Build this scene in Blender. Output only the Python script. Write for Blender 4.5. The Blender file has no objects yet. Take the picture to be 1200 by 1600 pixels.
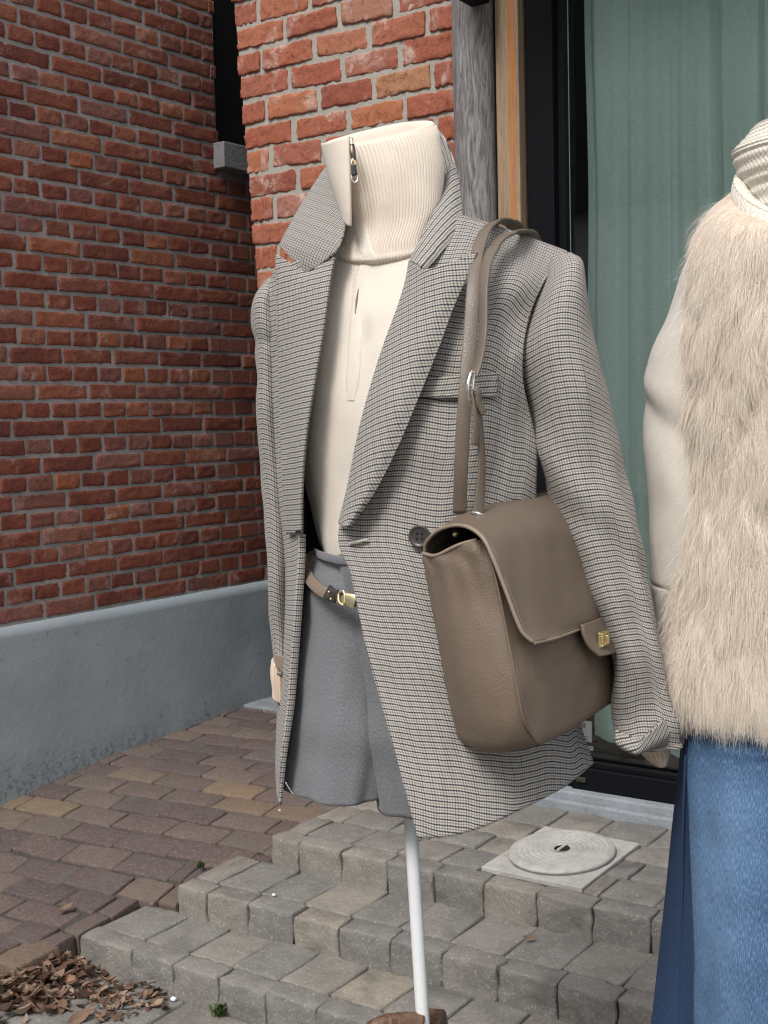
import bpy, bmesh, math, random
import numpy as np
from mathutils import Vector, Matrix, noise

random.seed(7); np.random.seed(7)
scene = bpy.context.scene
COL = scene.collection

# ------------------------------------------------------------------ camera
F_PX = 1931.0; CAM_H = 1.15
PITCH, ROLL, YF, YW = map(math.radians, (4.42, -1.39, -55.97, 2.9))
_cp, _sp, _cr, _sr = math.cos(PITCH), math.sin(PITCH), math.cos(ROLL), math.sin(ROLL)
_fwd = np.array([0, _cp, -_sp]); _up = np.array([0, _sp, _cp]); _rt = np.array([1.0, 0, 0])
_r2 = _cr * _rt + _sr * _up; _d2 = -(-_sr * _rt + _cr * _up)
_U = np.array([math.sin(YF), math.cos(YF), 0]); _N = np.array([math.sin(YF + math.pi / 2), math.cos(YF + math.pi / 2), 0])
_B = np.array([-_U, _N, [0, 0, 1.0]])
CR, CD, CF = _B @ _r2, _B @ _d2, _B @ _fwd            # camera right, down, forward in the world
C0 = np.array([0, 0, CAM_H])
def ray(x, y): return CF + CR * (x - 600) / F_PX + CD * (y - 800) / F_PX
def P(x, y, d): return C0 + ray(x, y) * d              # a point of the place at depth d
def onZ(x, y, z): v = ray(x, y); return C0 + v * ((z - CAM_H) / v[2])
def onY(x, y, Y): v = ray(x, y); return C0 + v * (Y / v[1])
FH = np.array([CF[0], CF[1], 0]); FH /= np.linalg.norm(FH)
RH = np.array([CR[0], CR[1], 0]); RH /= np.linalg.norm(RH)

cam = bpy.data.cameras.new("camera"); cam_ob = bpy.data.objects.new("camera", cam); COL.objects.link(cam_ob)
cam.sensor_fit = 'VERTICAL'; cam.sensor_height = 36; cam.lens = 36 * F_PX / 1600
cam.clip_start = 0.05; cam.clip_end = 500
m = Matrix.Identity(4)
for i in range(3):
    m[i][0] = CR[i]; m[i][1] = -CD[i]; m[i][2] = -CF[i]; m[i][3] = C0[i]
cam_ob.matrix_world = m
scene.camera = cam_ob

# ------------------------------------------------------------------ light
SUN_EL, SUN_AZ = math.radians(50), math.radians(174)   # direction towards the sun: azimuth from +Y towards +X
world = bpy.data.worlds.new("World"); scene.world = world; world.use_nodes = True
wn = world.node_tree; wn.nodes.clear()
wo = wn.nodes.new('ShaderNodeOutputWorld'); wb = wn.nodes.new('ShaderNodeBackground')
sky = wn.nodes.new('ShaderNodeTexSky'); sky.sky_type = 'NISHITA'; sky.sun_disc = False
sky.sun_elevation = SUN_EL; sky.sun_rotation = SUN_AZ; sky.dust_density = 3.0; sky.air_density = 1.0; sky.ozone_density = 1.0
hs = wn.nodes.new('ShaderNodeHueSaturation'); hs.inputs['Saturation'].default_value = 0.35   # overcast: cloud takes the blue out
wn.links.new(sky.outputs[0], hs.inputs['Color']); wn.links.new(hs.outputs[0], wb.inputs[0]); wn.links.new(wb.outputs[0], wo.inputs[0])
wb.inputs[1].default_value = 0.15
sun = bpy.data.lights.new("sun", 'SUN'); sun.energy = 1.5; sun.angle = math.radians(18); sun.color = (1, 0.97, 0.93)
sun_ob = bpy.data.objects.new("sun", sun); COL.objects.link(sun_ob)
sdir = Vector((math.sin(SUN_AZ) * math.cos(SUN_EL), math.cos(SUN_AZ) * math.cos(SUN_EL), math.sin(SUN_EL)))
sun_ob.rotation_euler = sdir.to_track_quat('Z', 'Y').to_euler()
scene.view_settings.view_transform = 'Standard'; scene.view_settings.look = 'None'
scene.view_settings.gamma = 1; scene.view_settings.use_curve_mapping = False
scene.view_settings.exposure = 0.5
scene.cycles.max_bounces = 7; scene.cycles.transparent_max_bounces = 8; scene.cycles.caustics_reflective = False
scene.cycles.caustics_refractive = False
scene.cycles.use_denoising = True
scene.cycles.pixel_filter_type = 'BLACKMAN_HARRIS'; scene.cycles.filter_width = 1.25

# ------------------------------------------------------------------ materials
class NT:
    """short-hand node builder"""
    def __init__(s, name):
        s.m = bpy.data.materials.new(name); s.m.use_nodes = True; s.t = s.m.node_tree; s.t.nodes.clear()
        s.out = s.t.nodes.new('ShaderNodeOutputMaterial')
    def n(s, typ, ins=None, **kw):
        nd = s.t.nodes.new('ShaderNode' + typ)
        for k, v in kw.items(): setattr(nd, k, v)
        if ins:
            for k, v in ins.items(): s.set(nd.inputs[k], v)
        return nd
    def set(s, sock, v):
        if isinstance(v, bpy.types.NodeSocket): s.t.links.new(v, sock)
        elif isinstance(v, bpy.types.Node): s.t.links.new(v.outputs[0], sock)
        else:
            if isinstance(v, tuple) and len(v) == 3 and sock.type == 'RGBA': v = v + (1,)
            sock.default_value = v
    def math(s, op, a, b=None, c=None, clamp=False):
        nd = s.n('Math', operation=op, use_clamp=clamp); s.set(nd.inputs[0], a)
        if b is not None: s.set(nd.inputs[1], b)
        if c is not None: s.set(nd.inputs[2], c)
        return nd.outputs[0]
    def mix(s, fac, a, b, blend='MIX'):
        nd = s.n('Mix', data_type='RGBA', blend_type=blend); s.set(nd.inputs[0], fac); s.set(nd.inputs[6], a); s.set(nd.inputs[7], b)
        return nd.outputs[2]
    def ramp(s, fac, stops, interp='LINEAR'):
        nd = s.n('ValToRGB'); s.set(nd.inputs[0], fac); cr = nd.color_ramp; cr.interpolation = interp
        while len(cr.elements) < len(stops): cr.elements.new(0.5)
        for e, (p, c) in zip(cr.elements, stops):
            e.position = p; e.color = tuple(c) + (1,) if len(c) == 3 else c
        return nd.outputs[0]
    def noise(s, vec, scale, detail=3, rough=0.5, dist=0.0):
        nd = s.n('TexNoise'); s.set(nd.inputs['Vector'], vec) if vec is not None else None
        nd.inputs['Scale'].default_value = scale; nd.inputs['Detail'].default_value = detail
        nd.inputs['Roughness'].default_value = rough; nd.inputs['Distortion'].default_value = dist
        return nd.outputs[0]
    def smooth(s, v, a, b, c=0.0, d=1.0):
        nd = s.n('MapRange', interpolation_type='SMOOTHSTEP'); s.set(nd.inputs[0], v)
        for i, q in enumerate((a, b, c, d)): s.set(nd.inputs[1 + i], q)
        return nd.outputs[0]
    def bump(s, h, strength=0.3, dist=0.002, normal=None):
        nd = s.n('Bump'); s.set(nd.inputs['Height'], h); nd.inputs['Strength'].default_value = strength; nd.inputs['Distance'].default_value = dist
        if normal is not None: s.set(nd.inputs['Normal'], normal)
        return nd.outputs[0]
    def bsdf(s, **kw):
        nd = s.n('BsdfPrincipled')
        for k, v in kw.items(): s.set(nd.inputs[k.replace('_', ' ')], v)
        s.t.links.new(nd.outputs[0], s.out.inputs[0]); return nd

def obj_coords(t):
    """object coordinates shifted by each object's own random number"""
    tc = t.n('TexCoord').outputs['Object']; rnd = t.n('ObjectInfo').outputs['Random']
    off = t.n('CombineXYZ', {0: t.math('MULTIPLY', rnd, 37.0), 1: t.math('MULTIPLY', rnd, 71.0), 2: t.math('MULTIPLY', rnd, 53.0)})
    return t.n('VectorMath', {0: tc, 1: off.outputs[0]}, operation='ADD').outputs[0], rnd

def world_coords(t): return t.n('NewGeometry').outputs['Position']

def mat_brick(name, stops, white=0.35, wlo=0.56, dark=0.5, rough_bump=0.5, use_world=False):
    t = NT(name)
    if use_world:
        v = world_coords(t); rnd = t.n('NewGeometry').outputs['Random Per Island']
    else: v, rnd = obj_coords(t)
    base = t.ramp(rnd, stops, 'LINEAR')
    n1 = t.noise(v, 14, 5, 0.6); n2 = t.noise(v, 60, 4, 0.65); n3 = t.noise(v, 7, 3, 0.6, 0.6)
    c = t.mix(t.smooth(n1, 0.35, 0.75), base, t.mix(0.45, base, (0.30, 0.10, 0.045)))
    c = t.mix(t.math('MULTIPLY', t.smooth(n2, 0.5, 0.72), dark), c, (0.07, 0.022, 0.014))
    wf = t.math('MULTIPLY', t.smooth(n3, wlo, wlo + 0.17), t.smooth(n2, 0.36, 0.6))
    c = t.mix(t.math('MULTIPLY', wf, white), c, (0.60, 0.47, 0.40))
    h = t.math('ADD', t.math('MULTIPLY', n1, 1.3), t.math('MULTIPLY', n2, 0.8))
    h = t.math('ADD', h, t.math('MULTIPLY', t.noise(v, 220, 2, 0.6), 0.35))
    t.bsdf(Base_Color=c, Roughness=0.92, Normal=t.bump(h, rough_bump, 0.006)); return t.m

M = {}
M['brick_dark'] = mat_brick('dark_red_brick', [(0, (0.125, 0.034, 0.026)), (0.25, (0.175, 0.045, 0.029)), (0.5, (0.215, 0.060, 0.034)), (0.7, (0.175, 0.068, 0.056)), (0.85, (0.24, 0.105, 0.085)), (1, (0.30, 0.095, 0.040))], 0.4, 0.56, 0.55, 0.7)
M['brick_dark_far'] = mat_brick('dark_red_brick_rest', [(0, (0.125, 0.034, 0.026)), (0.5, (0.215, 0.060, 0.034)), (1, (0.2, 0.08, 0.065))], 0.2, 0.60, 0.45, 0.5, True)
M['brick_light'] = mat_brick('orange_red_brick', [(0, (0.24, 0.065, 0.042)), (0.3, (0.35, 0.105, 0.058)), (0.5, (0.31, 0.10, 0.070)), (0.7, (0.41, 0.145, 0.068)), (0.85, (0.34, 0.155, 0.12)), (1, (0.40, 0.20, 0.10))], 0.7, 0.51, 0.6, 0.7)

def mat_mortar(name, col, sc=1.0):
    t = NT(name); v = world_coords(t)
    n1 = t.noise(v, 9 * sc, 5, 0.6); n2 = t.noise(v, 130 * sc, 4, 0.7)
    d = tuple(x * 0.72 for x in col)
    c = t.mix(n1, d, col); c = t.mix(t.smooth(n2, 0.5, 0.8, 0, 0.35), c, tuple(min(1, x * 1.5) for x in col))
    t.bsdf(Base_Color=c, Roughness=0.95, Normal=t.bump(t.math('ADD', n1, t.math('MULTIPLY', n2, 0.6)), 0.7, 0.006)); return t.m
M['mortar_grey'] = mat_mortar('grey_mortar', (0.36, 0.345, 0.335))
M['mortar_light'] = mat_mortar('light_mortar', (0.42, 0.39, 0.34))
M['joint_sand'] = mat_mortar('joint_sand', (0.075, 0.07, 0.055), 2)

def mat_concrete(name, stops, speck=0.35, use_world=False, scale=1.0, wash=0.0):
    t = NT(name)
    if use_world: v = world_coords(t); base = stops[0][1]
    else:
        v, rnd = obj_coords(t); base = t.ramp(rnd, stops)
    n1 = t.noise(v, 11 * scale, 5, 0.65); n2 = t.noise(v, 90 * scale, 3, 0.6)
    vo = t.n('TexVoronoi', {'Vector': t.n('VectorMath', {0: v, 1: t.n('VectorMath', {0: t.n('TexNoise', {'Vector': v, 'Scale': 190.0}).outputs[1], 'Scale': 0.012}, operation='SCALE').outputs[0]}, operation='ADD').outputs[0], 'Scale': 150 * scale})
    fl = t.math('MULTIPLY', t.smooth(vo.outputs['Distance'], 0.12, 0.42, 1, 0), t.smooth(t.n('SeparateColor', {0: vo.outputs['Color']}).outputs[0], 0.6, 0.7))
    c = t.mix(t.smooth(n1, 0.3, 0.75, 0, 0.6), base, t.mix(0.6, base, (0.06, 0.056, 0.05)))
    c = t.mix(t.smooth(n2, 0.40, 0.75, 0, 0.22), c, t.mix(0.5, base, (0.45, 0.42, 0.38)))
    c = t.mix(t.math('MULTIPLY', fl, speck * 0.8), c, (0.58, 0.56, 0.53))
    if wash:
        c = t.mix(t.smooth(t.noise(v, 5, 4, 0.6, 0.7), 0.5, 0.75, 0, wash), c, (0.10, 0.10, 0.085))
    h = t.math('ADD', t.math('MULTIPLY', n1, 0.8), n2)
    t.bsdf(Base_Color=c, Roughness=0.93, Normal=t.bump(h, 0.6, 0.005)); return t.m
M['paver_grey'] = mat_concrete('grey_concrete_paver', [(0, (0.185, 0.178, 0.165)), (0.4, (0.22, 0.208, 0.188)), (0.75, (0.25, 0.228, 0.195)), (1, (0.31, 0.272, 0.215))], 0.6, wash=0.7)
M['paver_red'] = mat_concrete('red_clay_paver', [(0, (0.082, 0.056, 0.056)), (0.3, (0.112, 0.075, 0.068)), (0.65, (0.13, 0.092, 0.078)), (0.88, (0.145, 0.106, 0.084)), (0.94, (0.20, 0.14, 0.085)), (1, (0.08, 0.05, 0.055))], 0.2, wash=0.6)
M['cast_concrete'] = mat_concrete('cast_concrete', [(0, (0.47, 0.46, 0.43))], 0.4, True, 1.6)
M['stone_block'] = mat_concrete('grey_stone_block', [(0, (0.22, 0.22, 0.225))], 0.2, True)
M['sill_stone'] = mat_concrete('blue_stone_sill', [(0, (0.27, 0.30, 0.33))], 0.1, True)
M['ground'] = mat_concrete('ground_paving', [(0, (0.17, 0.16, 0.145))], 0.3, True, 0.8)

def mat_plinth():
    t = NT('blue_grey_render'); v = world_coords(t)
    n1 = t.noise(v, 3, 6, 0.65, 0.4); n2 = t.noise(v, 26, 4, 0.65); n3 = t.noise(v, 120, 2, 0.5)
    c = t.mix(n1, (0.26, 0.305, 0.33), (0.37, 0.415, 0.445))
    c = t.mix(t.smooth(n2, 0.62, 0.75, 0, 0.5), c, (0.12, 0.135, 0.14))
    z = t.n('SeparateXYZ', {0: v}).outputs[2]        # moss and splash dirt along the foot of the wall
    low = t.smooth(t.math('ADD', z, t.math('MULTIPLY', n2, -0.16)), -0.12, 0.02, 1, 0)
    c = t.mix(t.math('MULTIPLY', low, t.smooth(t.noise(v, 60, 4, 0.7), 0.42, 0.66, 0.1, 0.62)), c, (0.075, 0.08, 0.062))
    t.bsdf(Base_Color=c, Roughness=0.85, Normal=t.bump(t.math('ADD', t.math('MULTIPLY', n2, 0.6), t.math('MULTIPLY', n3, 0.3)), 0.35, 0.006)); return t.m
M['plinth'] = mat_plinth()

def mat_plain(name, col, rough=0.6, metal=0.0, bump_scale=0, bump=0.2, var=0.15, spec=0.5, sheen=0.0):
    t = NT(name); v = t.n('TexCoord').outputs['Object']
    n = t.noise(v, bump_scale or 40, 3, 0.6)
    c = t.mix(n, tuple(x * (1 - var) for x in col), tuple(min(1, x * (1 + var)) for x in col))
    kw = dict(Base_Color=c, Roughness=rough, Metallic=metal, Specular_IOR_Level=spec)
    if sheen: kw['Sheen_Weight'] = sheen
    if bump_scale: kw['Normal'] = t.bump(n, bump, 0.002)
    t.bsdf(**kw); return t.m
M['black_metal'] = mat_plain('black_aluminium', (0.004, 0.0045, 0.006), 0.6, spec=0.12)
M['black_void'] = mat_plain('black_void', (0.006, 0.006, 0.007), 0.9)
M['dark_interior'] = mat_plain('dark_interior', (0.03, 0.032, 0.03), 0.8)
M['white_pole'] = mat_plain('white_powder_coat', (0.74, 0.76, 0.76), 0.3, 0, 0, 0, 0.04)
M['gold'] = mat_plain('gold_metal', (0.95, 0.78, 0.47), 0.35, 1.0)
M['silver'] = mat_plain('silver_metal', (0.80, 0.78, 0.74), 0.2, 1.0)
M['dark_metal'] = mat_plain('dark_metal', (0.10, 0.085, 0.07), 0.35, 0.8)
M['button'] = mat_plain('dark_horn_button', (0.055, 0.05, 0.045), 0.35)
M['black_tape'] = mat_plain('black_tape', (0.02, 0.018, 0.018), 0.6)
M['paper'] = mat_plain('white_paper', (0.78, 0.78, 0.80), 0.6, 0, 0, 0, 0.03)
M['print'] = mat_plain('grey_print', (0.35, 0.36, 0.38), 0.6)
M['lining'] = mat_plain('black_satin_lining', (0.012, 0.013, 0.018), 0.5)
M['moss'] = mat_plain('weed_green', (0.06, 0.10, 0.025), 0.8, 0, 0, 0, 0.4)
M['white_wall'] = mat_plain('white_render', (0.80, 0.79, 0.76), 0.9, 0, 8, .2, .1)
M['slate'] = mat_plain('dark_roof_tiles', (0.045, 0.045, 0.05), 0.8, 0, 6, .2, .3)
M['thread'] = mat_plain('pale_thread', (0.55, 0.56, 0.55), 0.8)

def mat_wood(name, c1, c2, c3, scale=1.0, rough=0.75, stripe=None, knots=0.6):
    t = NT(name); tc = t.n('TexCoord').outputs['Object']
    mp = t.n('Mapping', {'Vector': tc, 'Scale': (1, 1, 0.075)}).outputs[0]
    wob = t.noise(t.n('Mapping', {'Vector': tc, 'Scale': (1, 1, 0.3)}).outputs[0], 9 * scale, 3, 0.6)
    v2 = t.n('VectorMath', {0: mp, 1: t.n('CombineXYZ', {0: t.math('MULTIPLY', wob, 0.05 * knots), 1: t.math('MULTIPLY', wob, 0.05 * knots), 2: 0.0}).outputs[0]}, operation='ADD').outputs[0]
    g = t.noise(v2, 150 * scale, 5, 0.65); g2 = t.noise(v2, 40 * scale, 4, 0.6)
    c = t.mix(t.smooth(g, 0.35, 0.65), c1, c2); c = t.mix(t.smooth(g2, 0.45, 0.75, 0, 0.75), c, c3)
    if stripe:
        x = t.n('SeparateXYZ', {0: tc}).outputs[0]
        xx = t.math('ADD', x, t.math('MULTIPLY', wob, 0.012))
        s = t.math('MULTIPLY', t.smooth(xx, stripe[0], stripe[0] + 0.006), t.smooth(xx, stripe[1], stripe[1] + 0.006, 1, 0))
        c = t.mix(t.math('MULTIPLY', s, t.smooth(t.noise(t.n('Mapping', {'Vector': tc, 'Scale': (3, 3, 0.8)}).outputs[0], 5, 4, 0.6), 0.2, 0.7, 0.45, 0.95)), c, t.mix(g, (0.30, 0.095, 0.018), (0.52, 0.21, 0.05)))
    t.bsdf(Base_Color=c, Roughness=rough, Normal=t.bump(t.math('ADD', g, g2), 0.55, 0.004)); return t.m
M['wood_grey'] = mat_wood('weathered_grey_wood', (0.10, 0.092, 0.09), (0.29, 0.285, 0.29), (0.14, 0.115, 0.105), 1.0, 0.8, None, 1.1)
M['wood_oak'] = mat_wood('oak_board', (0.26, 0.175, 0.105), (0.36, 0.25, 0.155), (0.19, 0.125, 0.08), 0.9, 0.55, (0.002, 0.024), 0.5)
M['wood_leg'] = mat_wood('brown_stand_wood', (0.10, 0.055, 0.035), (0.22, 0.13, 0.085), (0.07, 0.035, 0.022), 1.2, 0.5)

def uvnode(t):
    u = t.n('UVMap'); u.uv_map = 'uv'; s = t.n('SeparateXYZ', {0: u.outputs[0]}); return u.outputs[0], s.outputs[0], s.outputs[1]

def mat_check(name):
    """small check: cream ground, dark weft lines with heavier ones, thin warp lines; uv is in metres"""
    t = NT(name); uv, u, v = uvnode(t)
    wob = t.math('MULTIPLY', t.math('SUBTRACT', t.noise(uv, 60, 2, 0.5), 0.5), 0.0020)
    u1 = t.math('ADD', u, wob); v1 = t.math('ADD', v, wob)
    def line(x, period, lo, hi):
        fr = t.math('ABSOLUTE', t.math('SUBTRACT', t.math('FRACT', t.math('DIVIDE', x, period)), 0.5))
        return t.smooth(fr, lo, hi)
    hl = line(v1, 0.0034, 0.12, 0.36); vl = line(u1, 0.0031, 0.20, 0.40)
    # every few wefts a darker, bluer one; every few a brown one
    k = t.math('FLOOR', t.math('DIVIDE', t.math('ADD', v1, 0.0017), 0.0034))
    big = t.math('ABSOLUTE', t.math('MODULO', k, 2.0))
    br = t.math('SUBTRACT', 1.0, big)
    kc = t.math('FLOOR', t.math('DIVIDE', t.math('ADD', u1, 0.00155), 0.0031))
    bigc = t.smooth(t.math('SINE', t.math('MULTIPLY', kc, 1.6)), -0.2, 0.9)
    dark = t.mix(br, (0.016, 0.018, 0.026), (0.085, 0.070, 0.060))
    nn = t.noise(uv, 900, 2, 0.6)
    cream = t.mix(nn, (0.39, 0.365, 0.33), (0.63, 0.595, 0.54))
    a = t.math('MULTIPLY', hl, t.math('MULTIPLY_ADD', big, 0.33, 0.58)); b = t.math('MULTIPLY', vl, t.math('MULTIPLY_ADD', bigc, 0.2, 0.46))
    fac = t.math('SUBTRACT', t.math('ADD', a, b), t.math('MULTIPLY', a, b))
    c = t.mix(fac, cream, dark)
    h = t.math('ADD', t.math('MULTIPLY', fac, -0.5), nn)
    t.bsdf(Base_Color=c, Roughness=0.95, Specular_IOR_Level=0.15, Sheen_Weight=0.12, Normal=t.bump(h, 0.25, 0.0006)); return t.m
M['check'] = mat_check('small_check_wool')

def mat_knit(name, col, rows=0.0022, cols=0.0022, strength=0.35, var=0.10, sheen=0.25, blotch=14, heather=0.16):
    t = NT(name); uv, u, v = uvnode(t)
    a = t.math('SINE', t.math('MULTIPLY', v, 2 * math.pi / rows)); b = t.math('SINE', t.math('MULTIPLY', u, 2 * math.pi / cols))
    n = t.noise(uv, 420, 3, 0.65); n2 = t.noise(uv, blotch, 3, 0.55)
    c = t.mix(n2, tuple(x * (1 - var) for x in col), tuple(min(1, x * (1 + var * 0.6)) for x in col))
    c = t.mix(t.smooth(n, 0.4, 0.75, 0, heather), c, tuple(x * 0.68 for x in col))
    h = t.math('ADD', t.math('MULTIPLY', t.math('MULTIPLY', a, b), 0.5), t.math('MULTIPLY', n, 1.2))
    t.bsdf(Base_Color=c, Roughness=0.95, Specular_IOR_Level=0.1, Sheen_Weight=sheen, Normal=t.bump(h, strength, 0.001)); return t.m
M['knit_cream'] = mat_knit('cream_fine_knit', (0.81, 0.735, 0.64), 0.0030, 0.0024, 0.45, 0.10, heather=0.26)
M['knit_rib'] = mat_knit('cream_rib_knit', (0.79, 0.69, 0.58), 0.003, 0.003, 0.3)
M['knit_cuff'] = mat_knit('beige_rib_knit', (0.66, 0.52, 0.40), 0.003, 0.003, 0.3)
M['knit_oat'] = mat_knit('oatmeal_jersey', (0.66, 0.61, 0.54), 0.003, 0.0026, 0.75, 0.12, heather=0.45)
M['knit_white'] = mat_knit('off_white_chunky_knit', (0.78, 0.73, 0.63), 0.0095, 0.007, 0.9, 0.06)

def mat_flannel(name, ca, cb, scale=700):
    t = NT(name); uv, u, v = uvnode(t)
    mp = t.n('Mapping', {'Vector': uv, 'Scale': (1, 0.45, 1)}).outputs[0]
    n = t.noise(mp, scale, 3, 0.7); n2 = t.noise(uv, 9, 3, 0.5)
    c = t.mix(t.smooth(n, 0.36, 0.64), ca, cb); c = t.mix(t.math('MULTIPLY', n2, 0.3), c, ca)
    t.bsdf(Base_Color=c, Roughness=0.95, Specular_IOR_Level=0.1, Sheen_Weight=0.2, Normal=t.bump(n, 0.25, 0.0008)); return t.m
M['flannel'] = mat_flannel('grey_wool_flannel', (0.128, 0.131, 0.140), (0.222, 0.227, 0.238))

def mat_denim(name, light, darkc, edge):
    t = NT(name); uv, u, v = uvnode(t)
    mp = t.n('Mapping', {'Vector': uv, 'Scale': (1, 0.16, 1)}).outputs[0]
    slub = t.noise(mp, 900, 3, 0.7); tw = t.math('SINE', t.math('MULTIPLY', t.math('ADD', u, v), 2 * math.pi / 0.0021))
    n2 = t.noise(t.n('Mapping', {'Vector': uv, 'Scale': (1, 0.5, 1)}).outputs[0], 11, 4, 0.55)
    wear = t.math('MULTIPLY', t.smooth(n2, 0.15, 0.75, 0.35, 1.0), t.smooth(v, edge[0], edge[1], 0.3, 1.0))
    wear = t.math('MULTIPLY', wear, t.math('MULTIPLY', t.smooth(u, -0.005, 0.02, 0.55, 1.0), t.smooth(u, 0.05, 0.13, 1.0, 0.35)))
    c = t.mix(wear, darkc, light)
    c = t.mix(t.smooth(slub, 0.45, 0.72, 0, 0.42), c, tuple(min(1, x * 1.7 + 0.05) for x in light))
    c = t.mix(t.smooth(slub, 0.52, 0.28, 0, 0.42), c, tuple(x * 0.6 for x in darkc))
    t.bsdf(Base_Color=c, Roughness=0.9, Specular_IOR_Level=0.2, Normal=t.bump(t.math('ADD', slub, t.math('MULTIPLY', tw, 0.2)), 0.35, 0.001)); return t.m
M['denim_front'] = mat_denim('washed_blue_denim', (0.125, 0.215, 0.35), (0.030, 0.068, 0.145), (0.02, 0.2))
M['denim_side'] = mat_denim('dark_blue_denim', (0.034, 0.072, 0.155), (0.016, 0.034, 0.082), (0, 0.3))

def mat_leather(name, col, grain=420, strength=0.5, rough=0.5):
    t = NT(name); uv, u, v = uvnode(t)
    w = t.n('VectorMath', {0: uv, 1: t.n('VectorMath', {0: t.n('TexNoise', {'Vector': uv, 'Scale': 60.0}).outputs[1], 'Scale': 0.004}, operation='SCALE').outputs[0]}, operation='ADD').outputs[0]
    vo = t.n('TexVoronoi', {'Vector': w, 'Scale': float(grain)}); vo.feature = 'SMOOTH_F1'
    n = t.noise(uv, 6, 4, 0.55); n2 = t.noise(uv, 45, 3, 0.6)
    c = t.mix(n, tuple(x * 0.82 for x in col), tuple(x * 1.16 for x in col))
    h = t.math('ADD', vo.outputs['Distance'], t.math('MULTIPLY', n2, 0.5))
    t.bsdf(Base_Color=c, Roughness=t.math('MULTIPLY_ADD', n2, 0.18, rough - 0.08), Specular_IOR_Level=0.45, Normal=t.bump(h, strength, 0.0012)); return t.m
M['leather'] = mat_leather('taupe_pebbled_leather', (0.165, 0.122, 0.088), 560, 0.4, 0.54)
M['leather_flap'] = mat_leather('taupe_smooth_leather', (0.148, 0.112, 0.083), 700, 0.16, 0.56)
M['leather_edge'] = mat_leather('taupe_leather_edge', (0.27, 0.21, 0.155), 600, 0.2, 0.5)
M['leather_strap'] = mat_leather('taupe_strap_leather', (0.150, 0.118, 0.090), 600, 0.3, 0.42)
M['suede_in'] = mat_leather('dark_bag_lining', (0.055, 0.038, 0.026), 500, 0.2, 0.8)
M['leather_belt'] = mat_leather('taupe_belt_leather', (0.24, 0.18, 0.135), 600, 0.2, 0.45)

def mat_curtain():
    t = NT('green_linen_curtain'); uv, u, v = uvnode(t)
    a = t.noise(t.n('Mapping', {'Vector': uv, 'Scale': (1, 0.05, 1)}).outputs[0], 600, 3, 0.7)
    b = t.noise(t.n('Mapping', {'Vector': uv, 'Scale': (0.05, 1, 1)}).outputs[0], 600, 3, 0.7)
    n = t.math('ADD', t.math('MULTIPLY', a, 0.5), t.math('MULTIPLY', b, 0.5))
    c = t.mix(t.smooth(n, 0.35, 0.68), (0.50, 0.72, 0.64), (0.72, 0.90, 0.83))
    nd = t.bsdf(Base_Color=c, Roughness=0.9, Specular_IOR_Level=0.1, Normal=t.bump(n, 0.3, 0.001))
    tr = t.n('BsdfTranslucent', {'Color': c}); mx = t.n('MixShader', {0: 0.03, 1: nd.outputs[0], 2: tr.outputs[0]})
    t.t.links.new(mx.outputs[0], t.out.inputs[0]); return t.m
M['curtain'] = mat_curtain()
def mat_glass():
    t = NT('window_glass'); fr = t.n('Fresnel', {'IOR': 1.47})
    tr = t.n('BsdfTransparent', {'Color': (0.99, 1.0, 0.995, 1)}); gl = t.n('BsdfGlossy', {'Color': (1, 1, 1, 1), 'Roughness': 0.0})
    mx = t.n('MixShader', {0: fr.outputs[0], 1: tr.outputs[0], 2: gl.outputs[0]})
    t.t.links.new(mx.outputs[0], t.out.inputs[0]); return t.m
M['glass'] = mat_glass()
def mat_fur():
    t = NT('beige_fur'); hi = t.n('HairInfo')
    at = t.n('Attribute'); at.attribute_name = 'tint'
    c = t.mix(at.outputs['Fac'], (0.78, 0.675, 0.56), (0.96, 0.905, 0.825))
    c = t.mix(t.smooth(hi.outputs['Intercept'], 0.0, 0.45, 0.22, 0.0), c, (0.55, 0.42, 0.32))   # darker underfur
    d = t.n('BsdfPrincipled', {'Base Color': c, 'Roughness': 0.6, 'Specular IOR Level': 0.25})
    tr = t.n('BsdfTranslucent', {'Color': c}); mx = t.n('MixShader', {0: 0.4, 1: d.outputs[0], 2: tr.outputs[0]})
    t.t.links.new(mx.outputs[0], t.out.inputs[0]); return t.m
M['fur'] = mat_fur()
M['fur_skin'] = mat_plain('fur_backing', (0.55, 0.44, 0.33), 0.95)
def mat_leaf():
    t = NT('dry_leaf'); r = t.n('NewGeometry').outputs['Random Per Island']
    c = t.ramp(r, [(0, (0.05, 0.028, 0.018)), (0.3, (0.12, 0.062, 0.038)), (0.55, (0.17, 0.105, 0.068)), (0.8, (0.27, 0.195, 0.135)), (0.92, (0.36, 0.27, 0.2)), (1, (0.24, 0.085, 0.03))])
    t.bsdf(Base_Color=c, Roughness=0.8); return t.m
M['leaf'] = mat_leaf()

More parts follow.
